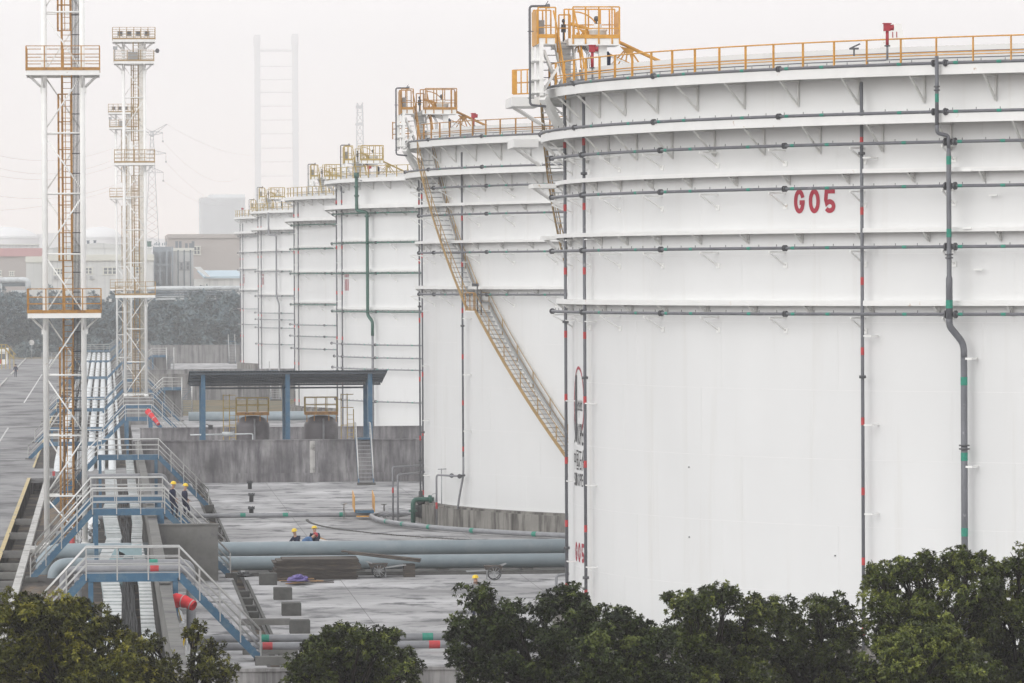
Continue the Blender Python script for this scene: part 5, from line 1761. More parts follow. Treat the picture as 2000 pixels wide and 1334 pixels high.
BEND = dict(CRO); BEND.update(chest=(0, .22, .68), neck=(0, .36, .74), head0=(0, .43, .78), head=(0, .52, .84), shL=(-.18, .24, .72), shR=(.18, .24, .72), elL=(-.24, .3, .45), elR=(.24, .3, .45), haL=(-.14, .5, .32), haR=(.14, .5, .32))
single('timber_step', MB().bx(8.7, 10.6, 245.2, 247.0, 0, .42), [M_wood], 'low timber pallet under the crouching workers behind the blue pipe', 'pallet')
person('crouching worker in navy jacket and yellow helmet, left one behind the big pipe', (9.02, 246.2, .42), 2.2, CRO, M_navy, M_navy, M_helm)
person('worker in faded blue jacket and red helmet bending forward behind the big pipe', (9.40, 246.0, .50), -1.3, BEND, M_lblue, M_navy, M_helmr)
person('crouching worker in dark jacket and yellow helmet, right one behind the big pipe', (9.92, 246.4, .52), .15, CRO, M_navy, M_navy, M_helm)
person('worker in grey jacket and yellow helmet, mostly hidden behind the dark tree', (14.62, 204.0, .02), .6, {}, M_lgrey, M_navy, M_helm)
person('lone person in dark clothes walking on the far road', (-12.2, 698.0, .0), PI, dict(knL=(-.1, .14, .5), anR=(.1, -.16, .12), toR=(.1, -.03, .05)), M_navy, M_navy, M_boot)

# ================================================================ trees in front of the wall
def leaves_mesh(name, cent, rad, n_leaf, L, rng, mats, squash=0.85, shell=0.55, tint_mu=0.4, per=14, sub=9, jit=1.0):
    """crown of leaf tufts: each clump carries smaller clumps, each of those carries rosettes of drooping leaves"""
    cent = np.asarray(cent); rad = np.asarray(rad)
    allv, allt = [], []
    for c_, r_ in zip(cent, rad):
        ds = rng.normal(size=(sub, 3)); ds[:, 2] = ds[:, 2] * .8 + .25
        ds /= np.linalg.norm(ds, axis=1)[:, None]
        sc = np.concatenate([c_[None], c_ + ds * (r_ * rng.uniform(.5, .95, size=sub))[:, None]])
        sr = np.concatenate([[r_ * .6], r_ * rng.uniform(.26, .48, size=sub)])
        stint = tint_mu + .19 * rng.normal(size=sub + 1)
        for c2, r2, t2 in zip(sc, sr, stint):
            nt = max(4, int(n_leaf / per * (r2 / .25) ** 2 / 11))
            d = rng.normal(size=(nt, 3)); d[:, 2] += .35
            d /= np.linalg.norm(d, axis=1)[:, None]
            tw = c2 + d * (r2 * (.72 + .36 * rng.random(nt)))[:, None] * np.array([1, 1, squash])
            axd = d + np.array([0, 0, .75]) + .35 * rng.normal(size=(nt, 3)); axd /= np.linalg.norm(axd, axis=1)[:, None]
            ti = np.repeat(np.arange(nt), per); m = len(ti)
            A = axd[ti]
            rv = rng.normal(size=(m, 3)); rv -= A * (rv * A).sum(1)[:, None]; rv /= (np.linalg.norm(rv, axis=1)[:, None] + 1e-9)
            th = np.radians(rng.uniform(25, 118, size=m))[:, None]
            ax = A * np.cos(th) + rv * np.sin(th)
            sd = np.cross(A, rv) + .25 * rng.normal(size=(m, 3)); sd /= (np.linalg.norm(sd, axis=1)[:, None] + 1e-9)
            nn = np.cross(ax, sd)
            p = tw[ti] + rng.normal(size=(m, 3)) * L * .18
            ln = L * (.75 + .5 * rng.random(m))[:, None]
            w = ln * .23
            q = np.stack([p, p + ax * ln * .45 + sd * w + nn * ln * .05, p + ax * ln - np.array([0, 0, 1]) * ln * .15, p + ax * ln * .45 - sd * w + nn * ln * .05], axis=1)
            allv.append(q.reshape(-1, 3))
            t0 = t2 + .12 * jit * rng.normal(size=nt) + .16 * d[:, 2]  # upward tufts tinted paler, light on their tops put into leaf colour
            allt.append(np.clip(t0[ti] + .10 * jit * rng.normal(size=m), 0, 1))
    v = np.concatenate(allv); t = np.concatenate(allt)
    nq = len(v) // 4
    me = bpy.data.meshes.new(name)
    me.vertices.add(len(v)); me.vertices.foreach_set('co', v.astype(np.float32).ravel())
    me.loops.add(nq * 4); me.loops.foreach_set('vertex_index', np.arange(nq * 4, dtype=np.int32))
    me.polygons.add(nq); me.polygons.foreach_set('loop_start', np.arange(0, nq * 4, 4, dtype=np.int32))
    me.polygons.foreach_set('loop_total', np.full(nq, 4, dtype=np.int32))
    for m_ in mats: me.materials.append(m_)
    at_ = me.attributes.new('tint', 'FLOAT', 'FACE'); at_.data.foreach_set('value', t.astype(np.float32))
    me.update(); me.validate()
    return me


def tree(label, Y, lumps, m, seed, dens=4000, L=.086, tint=.4, shell=.5, trunk_px=None, name='camphor_tree'):
    rng = np.random.default_rng(seed); rr = random.Random(seed)
    px2m = Y / FPX
    C_, R_ = [], []
    for (px, py, pr) in lumps:
        y = Y + rr.uniform(-.9, .9)
        p = at(px, py + 6, y); C_.append(p); R_.append(pr * px2m * 1.02)
        # a second puff behind / in front so the crown has depth
        p2 = at(px + rr.uniform(-pr, pr) * .5, py + pr * .5, y + rr.choice((-1, 1)) * rr.uniform(.6, 1.2)); C_.append(p2); R_.append(pr * px2m * .9)
    cx_ = sum(p.x for p in C_) / len(C_)
    if trunk_px: cx_ = at(trunk_px, 1300, Y).x
    base = Vector((cx_, Y, -1.6))
    root = thing(name, label, 'tree', base, 'broad-leaved trees in front of the wall')
    zmin = min(p.z for p in C_)
    tb = MB()
    fork = Vector((cx_, Y, max(1.2, zmin - .55)))
    tb.tube([base, base + (fork - base) * .5 + Vector((.06, .04, 0)), fork], [.17, .14, .11], 10)
    part('trunk', tb, [M_bark], root)
    br = MB()
    for p, r_ in zip(C_, R_):
        mid = fork.lerp(p, .5) + Vector((rr.uniform(-.15, .15), rr.uniform(-.15, .15), rr.uniform(-.05, .2)))
        br.tube([fork, mid, p], [.06, .04, .018], 6)
        for _ in range(6):
            d = Vector((rr.gauss(0, 1), rr.gauss(0, 1), rr.gauss(0, .8))).normalized()
            br.tube([mid.lerp(p, rr.uniform(.2, 1)), p + d * r_ * .5, p + d * r_ * .95], [.016, .011, .005], 4)
    part('branches', br, [M_bark], root)
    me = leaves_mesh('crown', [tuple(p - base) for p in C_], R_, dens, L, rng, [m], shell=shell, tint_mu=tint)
    o = bpy.data.objects.new('crown', me); COL.objects.link(o); o.parent = root
    return root


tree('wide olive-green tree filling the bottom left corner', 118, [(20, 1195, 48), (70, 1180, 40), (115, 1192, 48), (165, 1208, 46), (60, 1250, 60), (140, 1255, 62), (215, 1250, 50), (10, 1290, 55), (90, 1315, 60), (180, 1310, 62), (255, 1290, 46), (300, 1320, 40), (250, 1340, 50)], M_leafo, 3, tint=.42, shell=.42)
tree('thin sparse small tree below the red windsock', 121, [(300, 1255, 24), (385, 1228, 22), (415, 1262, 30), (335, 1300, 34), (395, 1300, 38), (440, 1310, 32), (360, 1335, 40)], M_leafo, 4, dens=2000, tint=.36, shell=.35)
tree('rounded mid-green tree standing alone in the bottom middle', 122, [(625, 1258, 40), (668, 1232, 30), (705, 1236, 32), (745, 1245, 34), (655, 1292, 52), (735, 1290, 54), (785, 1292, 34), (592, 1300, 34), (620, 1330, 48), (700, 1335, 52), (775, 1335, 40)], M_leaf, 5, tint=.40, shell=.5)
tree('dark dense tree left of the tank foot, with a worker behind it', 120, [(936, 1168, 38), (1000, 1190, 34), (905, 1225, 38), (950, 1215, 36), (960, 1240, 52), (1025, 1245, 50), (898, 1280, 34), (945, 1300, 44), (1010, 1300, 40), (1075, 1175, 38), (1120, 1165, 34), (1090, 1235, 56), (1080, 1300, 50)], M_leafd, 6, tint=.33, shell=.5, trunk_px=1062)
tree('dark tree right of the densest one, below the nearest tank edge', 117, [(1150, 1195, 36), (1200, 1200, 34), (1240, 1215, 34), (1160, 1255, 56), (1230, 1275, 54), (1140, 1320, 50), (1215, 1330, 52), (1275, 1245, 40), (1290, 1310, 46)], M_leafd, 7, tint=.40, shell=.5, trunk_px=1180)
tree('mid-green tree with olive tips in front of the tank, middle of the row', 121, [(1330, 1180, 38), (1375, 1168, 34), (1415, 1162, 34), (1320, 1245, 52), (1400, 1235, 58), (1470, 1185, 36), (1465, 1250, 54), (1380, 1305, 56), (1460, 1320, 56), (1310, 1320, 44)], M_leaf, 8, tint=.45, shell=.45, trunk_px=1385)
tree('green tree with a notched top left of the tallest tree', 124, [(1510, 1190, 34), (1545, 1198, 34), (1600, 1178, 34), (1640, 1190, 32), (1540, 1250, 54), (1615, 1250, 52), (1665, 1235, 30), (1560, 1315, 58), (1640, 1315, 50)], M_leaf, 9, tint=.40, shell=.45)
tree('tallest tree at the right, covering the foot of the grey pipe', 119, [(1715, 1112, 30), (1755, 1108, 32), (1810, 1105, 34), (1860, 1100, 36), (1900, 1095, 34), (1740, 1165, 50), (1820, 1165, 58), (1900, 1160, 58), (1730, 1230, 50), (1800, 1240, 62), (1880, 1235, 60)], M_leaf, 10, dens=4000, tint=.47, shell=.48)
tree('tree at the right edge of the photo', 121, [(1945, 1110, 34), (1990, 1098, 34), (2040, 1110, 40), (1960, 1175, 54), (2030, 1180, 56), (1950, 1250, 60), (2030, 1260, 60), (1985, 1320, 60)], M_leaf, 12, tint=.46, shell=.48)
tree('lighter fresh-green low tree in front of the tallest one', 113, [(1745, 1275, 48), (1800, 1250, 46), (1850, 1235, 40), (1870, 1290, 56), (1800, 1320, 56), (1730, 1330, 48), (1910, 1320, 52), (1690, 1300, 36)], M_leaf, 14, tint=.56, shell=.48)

# ================================================================ hazy background
rng = np.random.default_rng(77)
cc, rr_ = [], []
for k in range(250):
    y = rng.uniform(870, 985)
    x = rng.uniform(-95, 42)
    zt = rng.uniform(5.5, 9.2) + (1.2 if x < -14 else 0) + (y - 900) * .012
    if -13.5 < x < -4 and y < 905: continue
    for q in range(5):
        cc.append((x + rng.normal() * 1.5, y + rng.normal() * 1.2, zt * (.22 + .19 * q))); rr_.append(rng.uniform(1.5, 2.5))
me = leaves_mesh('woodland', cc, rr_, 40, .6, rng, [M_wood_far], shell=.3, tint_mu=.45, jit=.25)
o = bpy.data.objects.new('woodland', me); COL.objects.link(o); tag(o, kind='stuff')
cc2, rr2 = [], []
for k in range(70):
    x = rng.uniform(-24, 46); y = rng.uniform(862, 880)
    cc2.append((x, y, rng.uniform(.3, 1.6))); rr2.append(rng.uniform(.8, 1.5))
me = leaves_mesh('undergrowth', cc2, rr2, 20, .5, rng, [M_wood_far], shell=.2, tint_mu=.65)
o = bpy.data.objects.new('undergrowth', me); COL.objects.link(o); tag(o, kind='stuff')


def X(px, Y): return at(px, 540, Y).x
def Z(py, Y): return at(207, py, Y).z


def windows(root, spec, Y, m_fr=M_white, mull=1):
    for (p0, p1, q0, q1, n) in spec:
        x0, x1, z1, z0 = X(p0, Y), X(p1, Y), Z(q0, Y), Z(q1, Y)
        mb = MB().bx(x0 - .25, x1 + .25, Y - .16, Y - .02, z1, z1 + .22).bx(x0 - .25, x1 + .25, Y - .16, Y - .02, z0 - .22, z0)
        for i in range(n + 1):
            x = x0 + (x1 - x0) * i / n
            mb.bx(x - .12, x + .12, Y - .16, Y - .02, z0, z1)
        mb.bx(x0, x1, Y - .12, Y - .03, (z0 + z1) / 2 - .07, (z0 + z1) / 2 + .07)
        w = part('window', mb, [M_hallband if m_fr is M_white else m_fr], root)
        part('pane', MB().bx(x0 + .02, x1 - .02, Y - .06, Y - .025, z0 + .02, z1 - .02), [M_glass], w)


Y = 1120
root = thing('factory_hall', 'long pale clad hall with white-framed windows behind the near mast', 'building', (X(170, Y), Y, 0))
mb = MB().bx(X(84, Y), X(300, Y), Y, Y + 40, -1, Z(502, Y)).bx(X(84, Y) + .5, X(300, Y) - .4, Y + .6, Y + 40, Z(502, Y) + .01, Z(485, Y))
part('wall', mb, [M_hall], root)
mb = MB().bx(X(82, Y), X(301, Y), Y - .4, Y + 41, Z(509, Y), Z(497, Y))
part('fascia_band', mb, [M_hallband], root)
mb = MB().prism([(X(88, Y), Z(485, Y)), (X(190, Y), Z(474, Y)), (X(299, Y), Z(485, Y))], Y + .5, Y + 40)
rf_ = part('roof', mb, [M_hall], root)
for px in (172, 185):
    part('roof_vent', MB().bx(X(px - 2, Y), X(px + 3, Y), Y + 4, Y + 6, Z(478, Y), Z(470, Y)).bx(X(px - 3, Y), X(px + 4, Y), Y + 3.8, Y + 6.2, Z(470, Y) + .01, Z(469, Y)), [M_frame], rf_)
windows(root, [(106, 123, 525, 535, 3), (166, 180, 523, 534, 2), (202, 228, 523, 535, 3), (265, 278, 522, 534, 2)], Y)
for px in (107, 177):
    part('fan_unit', MB().bx(X(px - 2, Y), X(px + 3, Y), Y - .8, Y - .02, Z(545, Y), Z(539, Y)), [M_galv], root)
Y = 1135
root = thing('side_building', 'low pale building with cream band left of the long hall', 'building', (X(60, Y), Y, 0))
part('wall', MB().bx(X(51, Y), X(83, Y), Y, Y + 30, -1, Z(512, Y)), [M_hall], root)
part('fascia_band', MB().bx(X(50, Y), X(84, Y), Y - .3, Y + 30, Z(512, Y) + .01, Z(500, Y)), [M_hallband], root)
Y = 1190
root = thing('pink_roofed_shed', 'hazy shed with faded pink roof at the left edge', 'building', (X(35, Y), Y, 0))
part('wall', MB().bx(X(-90, Y), X(84, Y), Y, Y + 30, -1, Z(500, Y)), [M_beige], root)
part('roof', MB().bx(X(-91, Y), X(84.5, Y), Y - .4, Y + 30, Z(500, Y) + .01, Z(484, Y)), [M_pink], root)
windows(root, [(19, 27, 530, 537, 2), (-4, 2, 528, 538, 1)], Y)
Y = 1210
root = thing('beige_building', 'big beige block with a single white window near the farthest tank', 'building', (X(410, Y), Y, 0))
part('wall', MB().bx(X(329, Y), X(520, Y), Y, Y + 60, -1, Z(466, Y)), [M_beige], root)
part('parapet', MB().bx(X(328, Y), X(521, Y), Y - .4, Y + 60, Z(466, Y) + .01, Z(458, Y)), [M_beige], root)
windows(root, [(379, 391, 483, 497, 2)], Y)
for k, px in enumerate((352, 364, 345, 372, 377)):
    part('roof_mast', MB().bx(X(px, Y) - .3, X(px, Y) + .3, Y - 3.5, Y - 3.2, Z(486, Y), Z(472 + (k % 2) * 4, Y)), [M_frame], root)
Y = 1150
root = thing('grey_annex', 'pale grey clad annex with two tall windows in front of the beige block', 'building', (X(355, Y), Y, 0))
part('wall', MB().bx(X(338, Y), X(378, Y), Y, Y + 25, -1, Z(491, Y)), [M_hall], root)
part('parapet', MB().bx(X(337, Y), X(379, Y), Y - .3, Y + 25, Z(491, Y) + .01, Z(485, Y)), [M_hallband], root)
windows(root, [(352, 357, 514, 527, 1), (364, 370, 513, 527, 1)], Y, M_galv)
pf = MB()
for px in (348, 360, 372):
    pf.tube([(X(px, Y), Y - .4, -1), (X(px, Y), Y - .4, Z(489, Y))], .12, 6)
part('downpipe', pf, [M_frame], root)
Y = 1145
root = thing('process_frame', 'dark steel process structure between the long hall and the grey annex', 'structure frame', (X(319, Y), Y, 0))
mb = MB()
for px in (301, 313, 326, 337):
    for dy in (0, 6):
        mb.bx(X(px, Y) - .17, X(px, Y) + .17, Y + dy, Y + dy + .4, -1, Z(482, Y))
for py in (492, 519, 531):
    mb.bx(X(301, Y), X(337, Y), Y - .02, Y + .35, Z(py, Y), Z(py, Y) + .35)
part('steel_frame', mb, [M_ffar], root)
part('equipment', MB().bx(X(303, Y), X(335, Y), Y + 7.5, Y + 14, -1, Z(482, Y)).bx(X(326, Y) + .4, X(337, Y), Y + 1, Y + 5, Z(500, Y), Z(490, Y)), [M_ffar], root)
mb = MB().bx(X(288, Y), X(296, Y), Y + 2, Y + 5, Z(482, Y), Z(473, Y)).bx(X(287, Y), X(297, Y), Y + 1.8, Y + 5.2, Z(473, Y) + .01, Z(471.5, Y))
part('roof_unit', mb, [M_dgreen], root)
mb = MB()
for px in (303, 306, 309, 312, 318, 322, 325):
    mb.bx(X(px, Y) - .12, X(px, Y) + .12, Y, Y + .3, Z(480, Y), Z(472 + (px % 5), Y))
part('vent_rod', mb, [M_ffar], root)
Y = 1120
root = thing('low_shed', 'low shed with pale blue sloping roof beside the farthest tank', 'building', (X(430, Y), Y, 0))
part('wall', MB().bx(X(380, Y), X(480, Y), Y, Y + 20, -1, Z(546, Y)), [M_hall], root)
part('roof', MB().add([(X(398, Y), Y - .6, Z(545, Y)), (X(482, Y), Y - .6, Z(545, Y)), (X(470, Y), Y + 20, Z(531, Y)), (X(388, Y), Y + 20, Z(531, Y)), (X(398, Y), Y - .6, Z(541, Y)), (X(482, Y), Y - .6, Z(541, Y)), (X(470, Y), Y + 20, Z(529, Y)), (X(388, Y), Y + 20, Z(529, Y))],
                       [(3, 2, 1, 0), (4, 5, 6, 7), (0, 1, 5, 4), (1, 2, 6, 5), (2, 3, 7, 6), (3, 0, 4, 7)]), [M_lbroof], root)
mb = MB().prism([(X(378, Y), Z(522, Y)), (X(391, Y), Z(522, Y)), (X(411, Y), Z(542, Y)), (X(404, Y), Z(542, Y))], Y - 3, Y - 1)
part('conveyor_cover', mb, [M_greyb], root)
Y = 2600
root = thing('tall_pale_block', 'tall windowless pale block fading in haze above the beige building', 'building', (X(440, Y), Y, 0))
part('wall', MB().bx(X(393, Y), X(480, Y), Y, Y + 60, -1, Z(386, Y)).bx(X(410, Y), X(480, Y), Y + 4, Y + 60, Z(386, Y) + .01, Z(380, Y)), [M_greyb], root)
mb = MB()
for k in range(12):
    x = X(396 + k * 7, Y); mb.bx(x, x + .5, Y - .5, Y - .02, 0, Z(387, Y))
part('cladding_rib', mb, [M_greyb], root)
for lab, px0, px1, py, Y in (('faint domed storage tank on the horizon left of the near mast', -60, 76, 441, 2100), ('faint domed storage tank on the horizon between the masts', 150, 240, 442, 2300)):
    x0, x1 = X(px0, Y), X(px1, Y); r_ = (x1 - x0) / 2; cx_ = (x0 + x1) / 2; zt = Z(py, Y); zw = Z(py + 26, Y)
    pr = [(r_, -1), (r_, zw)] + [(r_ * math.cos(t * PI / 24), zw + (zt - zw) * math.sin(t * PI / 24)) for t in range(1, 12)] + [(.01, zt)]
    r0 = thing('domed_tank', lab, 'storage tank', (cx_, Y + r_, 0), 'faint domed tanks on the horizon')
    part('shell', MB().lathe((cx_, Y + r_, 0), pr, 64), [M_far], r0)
    rl = MB()
    for z in (zw + .5, zw + 1.2):
        rl.tube([(cx_ + (r_ + .2) * math.cos(t * PI / 40), Y + r_ + (r_ + .2) * math.sin(t * PI / 40), z) for t in range(80)], .12, 4, closed=True)
    part('railing', rl, [M_far], r0)
Y = 1850
root = thing('white_annex', 'faint low white building beside the hazy domed tank', 'building', (X(60, Y), Y, 0))
part('wall', MB().bx(X(-20, Y), X(75, Y), Y, Y + 30, -1, Z(478, Y)), [M_hall], root)
part('roof_edge', MB().bx(X(-21, Y), X(76, Y), Y - .5, Y + 30, Z(478, Y) + .01, Z(476, Y)), [M_hallband], root)
# elevated white pipes
Y = 940
r0 = thing('pipe_bridge', 'white clad elevated pipe on a dark truss between second mast and farthest tank', 'pipe bridge', (X(380, Y), Y, 0))
part('clad_pipe', MB().tube([(X(250, Y), Y, Z(564, Y)), (X(500, Y), Y, Z(564, Y))], .42, 14), [M_wpipe], r0)
mb = MB()
for py in (571, 577):
    mb.tube([(X(250, Y), Y - 1, Z(py, Y)), (X(500, Y), Y - 1, Z(py, Y))], .14, 6)
for k in range(42):
    x = X(250 + k * 6, Y); x2 = X(253 + k * 6, Y)
    mb.bar((x, Y - 1, Z(571, Y)), (x2, Y - 1, Z(577, Y)), .1, .1); mb.bar((x2, Y - 1, Z(577, Y)), (X(256 + k * 6, Y), Y - 1, Z(571, Y)), .1, .1)
for px in (300, 362, 424, 480):
    mb.bx(X(px, Y) - .25, X(px, Y) + .25, Y - .8, Y + .2, -1, Z(570, Y))
part('truss', mb, [M_frame], r0)
part('small_pipe', MB().tube([(X(250, Y), Y + .6, Z(581, Y)), (X(500, Y), Y + .6, Z(581, Y))], .2, 8).tube([(X(250, Y), Y - .6, Z(585, Y)), (X(500, Y), Y - .6, Z(585, Y))], .16, 8), [M_wpipe], r0)
Y = 965
r0 = thing('pipe_bridge', 'thick white elevated pipe with a downward bend at the left edge', 'pipe bridge', (X(20, Y), Y, 0))
part('clad_pipe', MB().tube(smooth_path([(X(-60, Y), Y, Z(546, Y)), (X(55, Y), Y, Z(546, Y)), (X(55, Y), Y, Z(566, Y))], 1.0), .55, 14), [M_wpipe], r0)
part('small_pipe', MB().tube([(X(-60, Y), Y + .6, Z(555, Y)), (X(50, Y), Y + .6, Z(555, Y))], .35, 10), [M_bpipe], r0)
part('support_frame', MB().bx(X(22, Y), X(56, Y), Y, Y + 2, 3, Z(566, Y)).bx(X(0, Y), X(4, Y), Y, Y + .5, -1, Z(552, Y)), [M_wpipe], r0)
# road end: fence, sign, hut, steps
Y = 848
r0 = thing('road_barrier', 'pale rail barrier closing the far end of the road', 'fence', (-7, Y, 0))
mb = MB()
for k in range(11):
    mb.bx(-10.6 + k * .8, -10.5 + k * .8, Y, Y + .1, 0, 1.0)
for z in (.35, .65, 1.0):
    mb.bx(-10.6, -2.5, Y - .02, Y + .08, z - .05, z + .05)
part('rail', mb, [M_galv], r0)
r0 = thing('round_sign', 'round road sign on a thin post at the far end of the road', 'sign', (X(61, 846), 846, 0))
x = X(61, 846)
part('sign_disc', MB().lathe((x, 846, 2.75), [(.0, -.02), (.45, -.02), (.45, .02), (.0, .02)], 20, 0, False, 'y'), [M_curb], r0)
part('post', MB().tube([(x, 846.05, 0), (x, 846.05, 2.5)], .05, 6), [M_galv], r0)
Y = 800
r0 = thing('guard_hut', 'small white flat-roofed hut cut by the left edge', 'hut', (X(0, Y), Y, 0))
part('wall', MB().bx(X(-30, Y), X(13, Y), Y, Y + 4, 0, Z(686, Y)).bx(X(-30, Y), X(9, Y), Y - .03, Y - .005, .8, Z(690, Y), 1), [M_white, M_glass], r0)
part('roof', MB().bx(X(-31, Y), X(15, Y), Y - .5, Y + 4.5, Z(686, Y) + .01, Z(679, Y)), [M_white], r0)
part('red_band', MB().bx(X(-30, Y), X(2, Y), Y - .05, Y - .035, .1, .8), [M_red], r0)
Y = 760
r0 = thing('yellow_steps', 'small yellow stair and railing behind the white hut', 'stair', (X(15, Y), Y, 0))
mb = MB()
for q in (0, .9):
    mb.bar((X(-8, Y), Y + q, Z(672, Y)), (X(12, Y), Y + q, Z(672, Y)), .1, .1); mb.bar((X(12, Y), Y + q, Z(672, Y)), (X(30, Y), Y + q, Z(692, Y)), .1, .1)
    mb.bar((X(-8, Y), Y + q, Z(679, Y)), (X(8, Y), Y + q, Z(679, Y)), .1, .2); mb.bar((X(8, Y), Y + q, Z(679, Y)), (X(26, Y), Y + q, Z(699, Y)), .1, .2)
    for px in (-6, 2, 10, 18, 26):
        z = Z(672 if px <= 12 else 672 + (px - 12) * 1.1, Y)
        mb.bx(X(px, Y) - .06, X(px, Y) + .06, Y + q - .05, Y + q + .05, 0, z)
part('stair_frame', mb, [M_ochre], r0)

# transmission pylon and lines
Y = 1520
k_ = Y / FPX
px_c = 297
def P(px, py, dy=0): return at(px, py, Y + dy)
r0 = thing('power_pylon', 'grey lattice power pylon with drooping cross arms behind the second mast', 'pylon', (P(px_c, 540).x, Y, 0))
mb = MB()
def leg4(zp):                                                       # half width in px at photo row
    t = (zp - 255) / (560 - 255)
    return 2.6 + 15.5 * max(0, t) ** 1.15
rows = [255 + i * 14.5 for i in range(22)]
for a, b_ in zip(rows[:-1], rows[1:]):
    wa, wb = leg4(a), leg4(b_)
    for sx in (-1, 1):
        for sy in (-1, 1):
            mb.bar(P(px_c + sx * wa, a, sy * wa * k_), P(px_c + sx * wb, b_, sy * wb * k_), .22, .22)
    for sy in (-1, 1):
        mb.bar(P(px_c - wa, a, sy * wa * k_), P(px_c + wb, b_, sy * wb * k_), .13, .13); mb.bar(P(px_c + wa, a, sy * wa * k_), P(px_c - wb, b_, sy * wb * k_), .13, .13)
    for sx in (-1, 1):
        mb.bar(P(px_c + sx * wa, a, -wa * k_), P(px_c + sx * wb, b_, wb * k_), .13, .13)
part('lattice_tower', mb, [M_pylon], r0)
for (y0_, x1_, y1_) in ((262, 326, 242), (260, 318, 259), (297, 324, 299), (331, 319, 336)):
    am = MB()
    am.bar(P(px_c, y0_ - 4), P(x1_, y1_), .18, .18); am.bar(P(px_c, y0_ + 5), P(x1_, y1_ + 1), .18, .18)
    n = 5
    for i in range(n):
        u, v_ = i / n, (i + .5) / n
        am.bar(P(px_c + (x1_ - px_c) * u, y0_ - 4 + (y1_ - y0_ + 4) * u), P(px_c + (x1_ - px_c) * v_, y0_ + 5 + (y1_ - y0_ - 4) * v_), .1, .1)
    x2_ = px_c - (x1_ - px_c) * .8
    am.bar(P(px_c, y0_ - 4), P(x2_, y1_ + 2), .18, .18); am.bar(P(px_c, y0_ + 5), P(x2_, y1_ + 3), .18, .18)
    if y0_ != 262:
        am.bar(P(x1_, y1_), P(x1_, y1_ + 16), .16, .16)
        am.box(P(x1_, y1_ + 17), (.6, .6, .5))
    part('cross_arm', am, [M_pylon], r0)
wires = [((318, 276), (470, 345), 2400, 26), ((324, 316), (470, 392), 2400, 22), ((319, 353), (440, 400), 2400, 12), ((326, 243), (520, 300), 2600, 16),
         ((278, 262), (-60, 288), 1250, 22), ((272, 300), (-60, 330), 1250, 20), ((277, 338), (-60, 372), 1250, 18), ((270, 285), (-60, 310), 1250, 24), ((278, 350), (-60, 412), 1250, 10)]
for k, (a, b_, yb, sag) in enumerate(wires):
    pts = []
    A_, B_ = at(a[0], a[1], Y), at(b_[0], b_[1], yb)
    for i in range(25):
        u = i / 24
        p = A_.lerp(B_, u); p.z -= sag * .15 * 4 * u * (1 - u) * 1.6
        pts.append(p)
    single('power_line', MB().tube(pts, .035, 4), [M_pylon], 'thin sagging power line strung from the hazy pylon', 'power line', 'power lines from the pylon')
# far towers
Y = 5300
r0 = thing('portal_tower', 'huge ghostly twin-legged tower with many cross beams, almost lost in haze', 'tower', (X(542, Y), Y, 0))
for p0, p1, ptop in ((499, 511, 68), (573, 585, 66)):
    part('leg', MB().bx(X(p0, Y), X(p1, Y), Y, Y + 9, -1, Z(ptop, Y)).bx(X(p0 - 1.5, Y), X(p1 + .5, Y), Y - 1, Y + 10, Z(ptop + 22, Y), Z(ptop + 4, Y)), [M_far], r0)
mb = MB()
for k, py in enumerate((99, 130, 156, 181, 208, 235, 262, 290, 317, 345, 372, 400, 430, 460)):
    hgt = 2.2 if k == 0 else 0.9
    mb.bx(X(511, Y), X(573, Y), Y + 1, Y + 8, Z(py, Y) - hgt / 2, Z(py, Y) + hgt / 2)
part('cross_beam', mb, [M_far], r0)
Y = 3700
r0 = thing('far_lattice_tower', 'faint slender lattice tower above the third tank', 'tower', (X(703, Y), Y, 0))
mb = MB()
rows = list(range(200, 540, 20))
for i, (a, b_) in enumerate(zip(rows[:-1], rows[1:])):
    wa, wb = 5.2 + (a - 200) * .016, 5.2 + (b_ - 200) * .016
    for s_ in (-1, 1):
        for d_ in (0, 5):
            mb.bar(at(703 + s_ * wa, a, Y + d_), at(703 + s_ * wb, b_, Y + d_), .9, .9)
    mb.bar(at(703 - wa, a, Y), at(703 + wb, b_, Y), .5, .5); mb.bar(at(703 + wa, a, Y), at(703 - wb, b_, Y), .5, .5)
    mb.bar(at(703 - wb, b_, Y), at(703 + wb, b_, Y), .7, .7); mb.bar(at(703 - wb, b_, Y), at(703 - wb, b_, Y + 5), .7, .7); mb.bar(at(703 + wb, b_, Y), at(703 + wb, b_, Y + 5), .7, .7)
part('lattice_tower', mb, [M_pylon], r0)
part('head_frame', MB().bx(X(697, Y), X(709.5, Y), Y, Y + 5, Z(213, Y), Z(207, Y)), [M_pylon], r0)
part('collar_frame', MB().bx(X(696, Y), X(710.5, Y), Y - 1, Y + 6, Z(246, Y), Z(242, Y)), [M_pylon], r0)
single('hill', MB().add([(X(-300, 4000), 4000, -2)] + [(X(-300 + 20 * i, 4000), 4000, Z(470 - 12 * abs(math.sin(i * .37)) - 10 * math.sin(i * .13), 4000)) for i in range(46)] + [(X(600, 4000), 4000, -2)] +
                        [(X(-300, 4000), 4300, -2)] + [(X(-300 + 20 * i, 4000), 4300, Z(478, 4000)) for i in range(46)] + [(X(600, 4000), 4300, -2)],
                        [tuple(range(48))] + [(i, i + 48, i + 49, i + 1) for i in range(47)]), [M_wood_hill if 'M_wood_hill' in globals() else M_far], kind='structure')

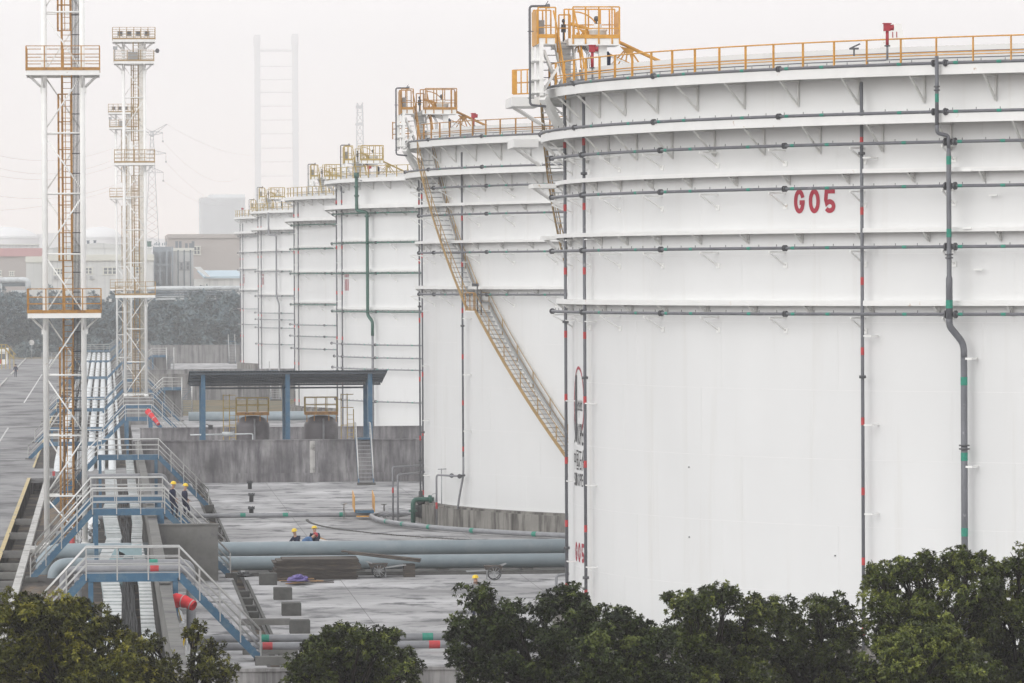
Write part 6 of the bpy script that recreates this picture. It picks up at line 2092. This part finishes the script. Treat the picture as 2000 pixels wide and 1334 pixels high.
# ================================================================ air, light, camera
hz = MB().bx(-3100, 3100, -110, 6100, -2.6, 285)
hm, nt, b_ = nodes_of('thin_air_haze')
nt.nodes.remove(b_)
vol = nt.nodes.new('ShaderNodeVolumePrincipled')
vol.inputs['Color'].default_value = (0.985, 0.978, 0.982, 1)
vol.inputs['Density'].default_value = 0.00029
vol.inputs['Anisotropy'].default_value = 0.0
nt.links.new(vol.outputs[0], nt.nodes['Material Output'].inputs['Volume'])
tag(single('haze', hz, [hm]), kind='stuff')

W = bpy.data.worlds.new('World'); SC.world = W; W.use_nodes = True
nt = W.node_tree; bg = nt.nodes['Background']
SUN_EL, SUN_AZ = math.radians(28), math.radians(228)                # compass bearing the light comes from (0 = +Y, clockwise)
sky = nt.nodes.new('ShaderNodeTexSky'); sky.sky_type = 'NISHITA'; sky.sun_disc = False
sky.sun_elevation = SUN_EL; sky.sun_rotation = SUN_AZ
sky.air_density = 1.0; sky.dust_density = 6.0; sky.ozone_density = 1.0
hs = nt.nodes.new('ShaderNodeHueSaturation'); hs.inputs['Saturation'].default_value = 0.06
nt.links.new(sky.outputs[0], hs.inputs['Color'])
mx = nt.nodes.new('ShaderNodeMix'); mx.data_type = 'RGBA'; mx.inputs[0].default_value = 0.75
nt.links.new(hs.outputs[0], mx.inputs[6])
tc = nt.nodes.new('ShaderNodeTexCoord'); sx = nt.nodes.new('ShaderNodeSeparateXYZ'); nt.links.new(tc.outputs['Generated'], sx.inputs[0])
rp = nt.nodes.new('ShaderNodeValToRGB')                              # overcast cover: warm white low down, brightened above that as fill under the girders, dimmer overhead
rp.color_ramp.elements[0].position = 0.0; rp.color_ramp.elements[0].color = (1.05, 0.90, 0.80, 1)
e = rp.color_ramp.elements.new(0.045); e.color = (0.95, 0.905, 0.90, 1)
e = rp.color_ramp.elements.new(0.25); e.color = (1.06, 1.06, 1.07, 1)
rp.color_ramp.elements[-1].position = 1.0; rp.color_ramp.elements[-1].color = (0.55, 0.56, 0.58, 1)
nt.links.new(sx.outputs['Z'], rp.inputs[0])
ml = nt.nodes.new('ShaderNodeMix'); ml.data_type = 'RGBA'; ml.blend_type = 'MULTIPLY'; ml.inputs[0].default_value = 1
ml.inputs[7].default_value = (12.0, 12.0, 12.0, 1)
nt.links.new(rp.outputs[0], ml.inputs[6]); nt.links.new(ml.outputs[2], mx.inputs[7])
nt.links.new(mx.outputs[2], bg.inputs['Color']); bg.inputs['Strength'].default_value = 0.155

sl = bpy.data.lights.new('sun', 'SUN'); sl.energy = 0.5; sl.angle = math.radians(40); sl.color = (1.0, 0.975, 0.94)
so = bpy.data.objects.new('sun', sl); COL.objects.link(so)
d = Vector((math.sin(SUN_AZ) * math.cos(SUN_EL), math.cos(SUN_AZ) * math.cos(SUN_EL), math.sin(SUN_EL)))
so.rotation_euler = d.to_track_quat('Z', 'Y').to_euler()
so.location = (0, 0, 900)

cam = bpy.data.cameras.new('camera'); co = bpy.data.objects.new('camera', cam); COL.objects.link(co)
cam.sensor_fit = 'HORIZONTAL'; cam.sensor_width = 36.0; cam.lens = 36.0 * FPX / 2000.0
cam.clip_start = 1.0; cam.clip_end = 20000
c, s = math.cos(ROLL), math.sin(ROLL)
right, up, fwd = turn(c, 0, s), turn(-s, 0, c), turn(0, 1, 0)
Rm = Matrix((right, up, -fwd)).transposed()
co.matrix_world = Matrix.Translation((0, 0, CAM_Z)) @ Rm.to_4x4()
SC.camera = co

SC.view_settings.view_transform = 'Standard'; SC.view_settings.look = 'None'
SC.view_settings.exposure = 0.0; SC.view_settings.gamma = 1.0
SC.cycles.use_denoising = True
SC.cycles.max_bounces = 8; SC.cycles.diffuse_bounces = 3; SC.cycles.glossy_bounces = 3; SC.cycles.volume_bounces = 4
SC.cycles.use_adaptive_sampling = True
